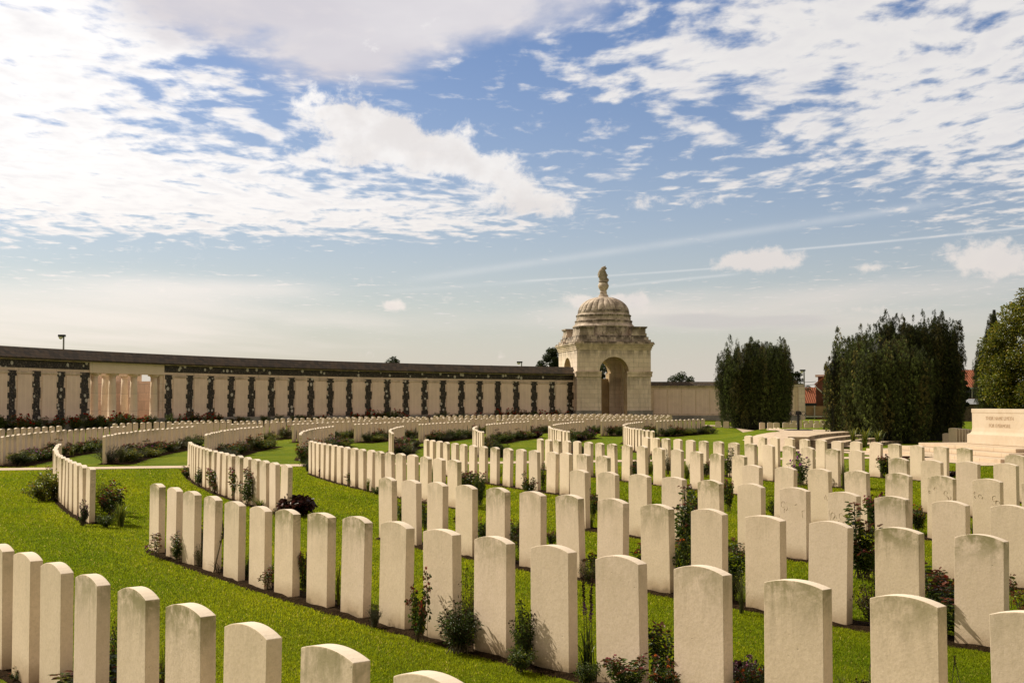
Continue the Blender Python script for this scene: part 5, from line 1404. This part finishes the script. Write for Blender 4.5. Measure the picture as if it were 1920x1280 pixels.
# ---------------------------------------------------------------- light
SUN_AZ, SUN_EL = 31., 39.   # degrees beyond due left, height
sd = Vector((-math.cos(R(SUN_AZ)) * math.cos(R(SUN_EL)), math.sin(R(SUN_AZ)) * math.cos(R(SUN_EL)), math.sin(R(SUN_EL))))
sun = bpy.data.lights.new('sun', 'SUN'); sun.energy = 5.0; sun.angle = R(.53); sun.color = (1.0, .92, .74)
so = bpy.data.objects.new('sun', sun); C.objects.link(so); so.rotation_euler = sd.to_track_quat('Z', 'Y').to_euler(); so.location = (-20, 10, 30)

# ---------------------------------------------------------------- sky
w = bpy.data.worlds.new('World'); scene.world = w; w.use_nodes = True
k = NT(w.node_tree); bg = w.node_tree.nodes['Background']
sky = k.n('ShaderNodeTexSky', sky_type='NISHITA'); sky.sun_disc = False; sky.sun_elevation = R(SUN_EL)
sky.sun_rotation = math.atan2(sd.x, sd.y)
sky.air_density = 1.0; sky.dust_density = 1.0; sky.ozone_density = 1.5
STR = .10
dirv = k.n('ShaderNodeTexCoord').outputs['Generated']
sx = k.n('ShaderNodeSeparateXYZ'); k.l(dirv, sx.inputs[0]); X_, Y_, Z_ = sx.outputs
az = k.m('ARCTAN2', X_, Y_); el = k.m('ARCSINE', Z_)
def azel(px, py):
    d = ray(px, py).normalized(); return math.atan2(d.x, d.y), math.asin(d.z)
UNIT = 1 / F
def blob(px, py, rx, ry, amp, rot=0.):
    """soft patch of cloud cover around a direction of the sky"""
    a0, e0 = azel(px, py); c_, s_ = math.cos(R(rot)), math.sin(R(rot))
    da = k.m('SUBTRACT', az, a0); de = k.m('SUBTRACT', el, e0)
    u = k.m('ADD', k.m('MULTIPLY', da, c_ / (rx * UNIT)), k.m('MULTIPLY', de, -s_ / (rx * UNIT)))
    v = k.m('ADD', k.m('MULTIPLY', da, s_ / (ry * UNIT)), k.m('MULTIPLY', de, c_ / (ry * UNIT)))
    q = k.m('ADD', k.m('MULTIPLY', u, u), k.m('MULTIPLY', v, v))
    return k.m('MULTIPLY', k.m('EXPONENT', k.m('MULTIPLY', q, -1.)), amp)
def total(L):
    s_ = L[0]
    for x in L[1:]: s_ = k.m('ADD', s_, x)
    return s_
# cloud deck coordinates: direction carried up to a flat layer
zc = k.m('MAXIMUM', Z_, .012)
cp = k.n('ShaderNodeCombineXYZ'); k.l(k.m('DIVIDE', X_, zc), cp.inputs[0]); k.l(k.m('DIVIDE', Y_, zc), cp.inputs[1])
P2 = cp.outputs[0]
warp = k.n('ShaderNodeTexNoise'); k.l(P2, warp.inputs['Vector']); warp.inputs['Scale'].default_value = .7; warp.inputs['Detail'].default_value = 2
wv = k.n('ShaderNodeVectorMath', operation='MULTIPLY_ADD'); k.l(warp.outputs['Color'], wv.inputs[0]); wv.inputs[1].default_value = (.5, .5, 0); k.l(P2, wv.inputs[2])
PW_ = wv.outputs[0]
def nz(vec, sc, det, rough, loc): return k.noise(k.mapv(vec, (sc[0], sc[1], 1), loc), 1, det, rough)
n_puff = k.m('ADD', k.m('MULTIPLY', nz(PW_, (7.6, 4.6), 5, .55, (3.1, 7.7, 0)), .74), k.m('MULTIPLY', nz(PW_, (3.2, 2.0), 3, .5, (1.1, 2.7, 0)), .28)); n_big = nz(P2, (.8, .5), 3, .5, (8.2, 1.3, 0))
# (layer 1) rippled altocumulus cover
cov = total([
 blob(-80, 190, 330, 210, .52), blob(150, 335, 520, 85, .44), blob(560, 395, 420, 48, .42), blob(0, 40, 330, 110, .44), blob(420, 300, 300, 80, .10),
 blob(420, 200, 230, 70, .16, 12), blob(1930, 130, 380, 170, .52, -10), blob(1540, 40, 330, 90, .40), blob(1330, 150, 300, 90, .26, -15), blob(1150, 110, 170, 60, .20), blob(1700, 230, 240, 60, .22),
 blob(1100, 350, 120, 30, .14), blob(1400, 345, 150, 30, .14), blob(1850, 330, 160, 26, .16), blob(1850, 405, 150, 26, .18), blob(1060, 300, 100, 30, .06),
 blob(1080, 235, 150, 60, -.16), blob(1230, 290, 200, 30, -.08),
 blob(880, 425, 230, 22, .30),
 blob(1350, 430, 420, 60, -.26), blob(760, 490, 800, 34, -.34), blob(870, 200, 100, 60, -.18), blob(470, 270, 60, 24, -.24), blob(310, 180, 90, 16, -.22, 10), blob(400, 240, 80, 18, -.2, 8),
 k.m('MULTIPLY', k.ss(el, .11, .03), -.25),
])
d1 = k.ss(k.m('ADD', k.m('MULTIPLY', k.m('SUBTRACT', n_puff, .5), 4.2), k.m('MULTIPLY', cov, 1.42)), .12, .88)
# (layer 2) hazy stratus sheet across the top and low pale streaks
n_st = nz(P2, (1.6, .8), 5, .55, (1.7, 4.4, 0))
cov2 = total([blob(160, 570, 420, 60, .55), blob(60, 640, 700, 40, .30), blob(480, 540, 170, 18, .25),
              blob(1500, 560, 420, 30, .42), blob(1800, 520, 260, 30, .30), blob(1000, 600, 420, 24, .28), blob(1650, 610, 420, 28, .38), blob(1150, 585, 160, 14, .2)])
d2 = k.ss(k.m('ADD', k.m('MULTIPLY', nz(P2, (.7, .22), 4, .5, (1.7, 4.4, 0)), .5), cov2), .36, .95)
covt = total([blob(620, 10, 330, 105, .95), blob(930, 0, 230, 75, .55), blob(650, 120, 120, 55, .50), blob(330, 10, 120, 60, .3)])
dt = k.ss(k.m('ADD', k.m('ADD', k.m('MULTIPLY', k.m('SUBTRACT', n_st, .5), 1.1), k.m('MULTIPLY', k.m('SUBTRACT', n_puff, .5), 1.0)), covt), .16, .80)
# (layer 3) low cumulus heads with upright structure
dn = k.n('ShaderNodeTexNoise'); k.l(k.mapv(dirv, (1, 1, 1.15)), dn.inputs['Vector']); dn.inputs['Scale'].default_value = 34; dn.inputs['Detail'].default_value = 9; dn.inputs['Roughness'].default_value = .64
n_cu = dn.outputs['Fac']
cov3 = total([blob(660, 235, 85, 46, .62, 18), blob(760, 270, 120, 52, .60, 14), blob(850, 300, 90, 44, .50, 18), blob(960, 345, 70, 50, .38, 30), blob(1020, 385, 110, 32, .42), blob(1180, 376, 60, 18, .36), blob(620, 300, 120, 40, .24),
              blob(1420, 484, 76, 24, .74), blob(1388, 495, 40, 16, .3), blob(1470, 492, 34, 12, .3), blob(1880, 488, 92, 34, .82), blob(1150, 566, 92, 19, .68), blob(735, 572, 38, 13, .56, 10), blob(1640, 500, 60, 8, .3), blob(1300, 585, 110, 9, .3), blob(1660, 580, 150, 10, .3), blob(1615, 360, 40, 16, .34, -25), blob(1340, 374, 60, 16, .34)])
d3 = k.ss(k.m('ADD', k.m('MULTIPLY', k.m('SUBTRACT', n_cu, .5), 2.6), k.m('MULTIPLY', cov3, 1.55)), .34, .86)
# grey flat cloud bank near the horizon
d4 = k.m('MULTIPLY', k.ss(k.m('ADD', nz(P2, (.5, .25), 4, .5, (0, 2, 0)), total([blob(1390, 606, 150, 15, .55), blob(1290, 600, 60, 12, .2), blob(1500, 600, 60, 10, .25)])), .62, .95), .55)
# contrails: thin straight streaks at fixed directions
def trail(x0, y0, x1, y1, wid, amp, fade=60, bend=0.):
    a0, e0 = azel(x0, y0); a1, e1 = azel(x1, y1); sl_ = (e1 - e0) / (a1 - a0)
    t = k.m('DIVIDE', k.m('SUBTRACT', az, a0), a1 - a0)
    y = k.m('ADD', k.m('MULTIPLY', k.m('SUBTRACT', az, a0), sl_), e0)
    if bend: y = k.m('ADD', y, k.m('MULTIPLY', k.m('MULTIPLY', t, k.m('SUBTRACT', 1., t)), bend * UNIT))
    dy = k.m('DIVIDE', k.m('SUBTRACT', el, y), wid * UNIT)
    g_ = k.m('EXPONENT', k.m('MULTIPLY', k.m('MULTIPLY', dy, dy), -1.))
    lim = k.m('MULTIPLY', k.ss(t, 0, .12), k.ss(t, .86, 1., 1, 0))
    rough_ = k.ss(n_cu, .2, .6, .55, 1)
    return k.m('MULTIPLY', k.m('MULTIPLY', g_, lim), k.m('MULTIPLY', rough_, amp))
tr = total([trail(720, 532, 1860, 366, 7, .22, bend=26), trail(1440, 472, 2000, 418, 2., .42), trail(960, 528, 1380, 500, 1.8, .34), trail(1120, 540, 1400, 512, 2.5, .28, bend=4), trail(700, 548, 1060, 522, 4, .12)])
# clear sky and haze
skc = k.n('ShaderNodeVectorMath', operation='SCALE'); k.l(sky.outputs[0], skc.inputs[0]); skc.inputs['Scale'].default_value = STR
hs = k.n('ShaderNodeHueSaturation'); k.l(skc.outputs[0], hs.inputs['Color']); hs.inputs['Saturation'].default_value = 1.3; hs.inputs['Hue'].default_value = .512; hs.inputs['Value'].default_value = 1.0
blue = hs.outputs[0]
hz = k.m('EXPONENT', k.m('MULTIPLY', k.m('MAXIMUM', el, 0.), -9.5))
HAZE = (.70, .635, .58)
c = k.mix(k.m('MULTIPLY', hz, .95), blue, HAZE)
warm = k.ss(el, .02, .20)
white = k.mix(warm, (.88, .79, .71), (.97, .94, .92))
leftglow = k.ss(az, -.45, .30, 1.12, .86)
wl_ = k.n('ShaderNodeVectorMath', operation='SCALE'); k.l(white, wl_.inputs[0]); k.l(leftglow, wl_.inputs['Scale']); white = wl_.outputs[0]
# layer 2 behind
top_grey = k.mix(k.ss(n_st, .3, .7), (.70, .66, .67), (.88, .85, .84))
c = k.mix(k.m('MULTIPLY', d2, .82), c, k.mix(k.ss(el, .10, .22), white, top_grey))
c = k.mix(tr, c, (.90, .88, .86))
sh1 = k.ss(nz(PW_, (7.6, 4.6), 5, .55, (3.18, 7.92, 0)), .42, .75, 0, .38)
c = k.mix(k.m('MULTIPLY', d1, .97), c, k.mix(sh1, white, (.70, .68, .71)))
c = k.mix(k.m('MULTIPLY', dt, .94), c, k.mix(k.ss(nz(P2, (.9, .7), 5, .5, (5, 4.4, 0)), .35, .65), (.70, .665, .70), (.87, .835, .83)))
sh3 = k.ss(k.m('ADD', k.noise(k.mapv(dirv, (1, 1, 1.15), (.004, 0, .012)), 26, 6, .55), k.m('MULTIPLY', cov3, .35)), .50, .86)
c = k.mix(k.m('MULTIPLY', d3, .96), c, k.mix(k.m('MULTIPLY', sh3, .60), white, (.74, .69, .67)))
c = k.mix(d4, c, (.58, .55, .54))
# unseen sky above and behind: warm brown cover added to set the ambient light
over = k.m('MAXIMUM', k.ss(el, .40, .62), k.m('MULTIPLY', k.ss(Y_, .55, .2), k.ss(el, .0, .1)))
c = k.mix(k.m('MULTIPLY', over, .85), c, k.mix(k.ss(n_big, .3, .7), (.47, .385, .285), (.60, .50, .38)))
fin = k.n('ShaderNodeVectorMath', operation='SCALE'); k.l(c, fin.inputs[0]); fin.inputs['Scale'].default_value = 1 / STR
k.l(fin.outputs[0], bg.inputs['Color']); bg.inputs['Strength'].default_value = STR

# ---------------------------------------------------------------- render settings
scene.view_settings.view_transform = 'Standard'; scene.view_settings.look = 'None'; scene.view_settings.exposure = 0; scene.view_settings.gamma = 1
scene.render.engine = 'CYCLES'
scene.cycles.max_bounces = 6; scene.cycles.diffuse_bounces = 3; scene.cycles.transparent_max_bounces = 4
scene.cycles.use_denoising = True
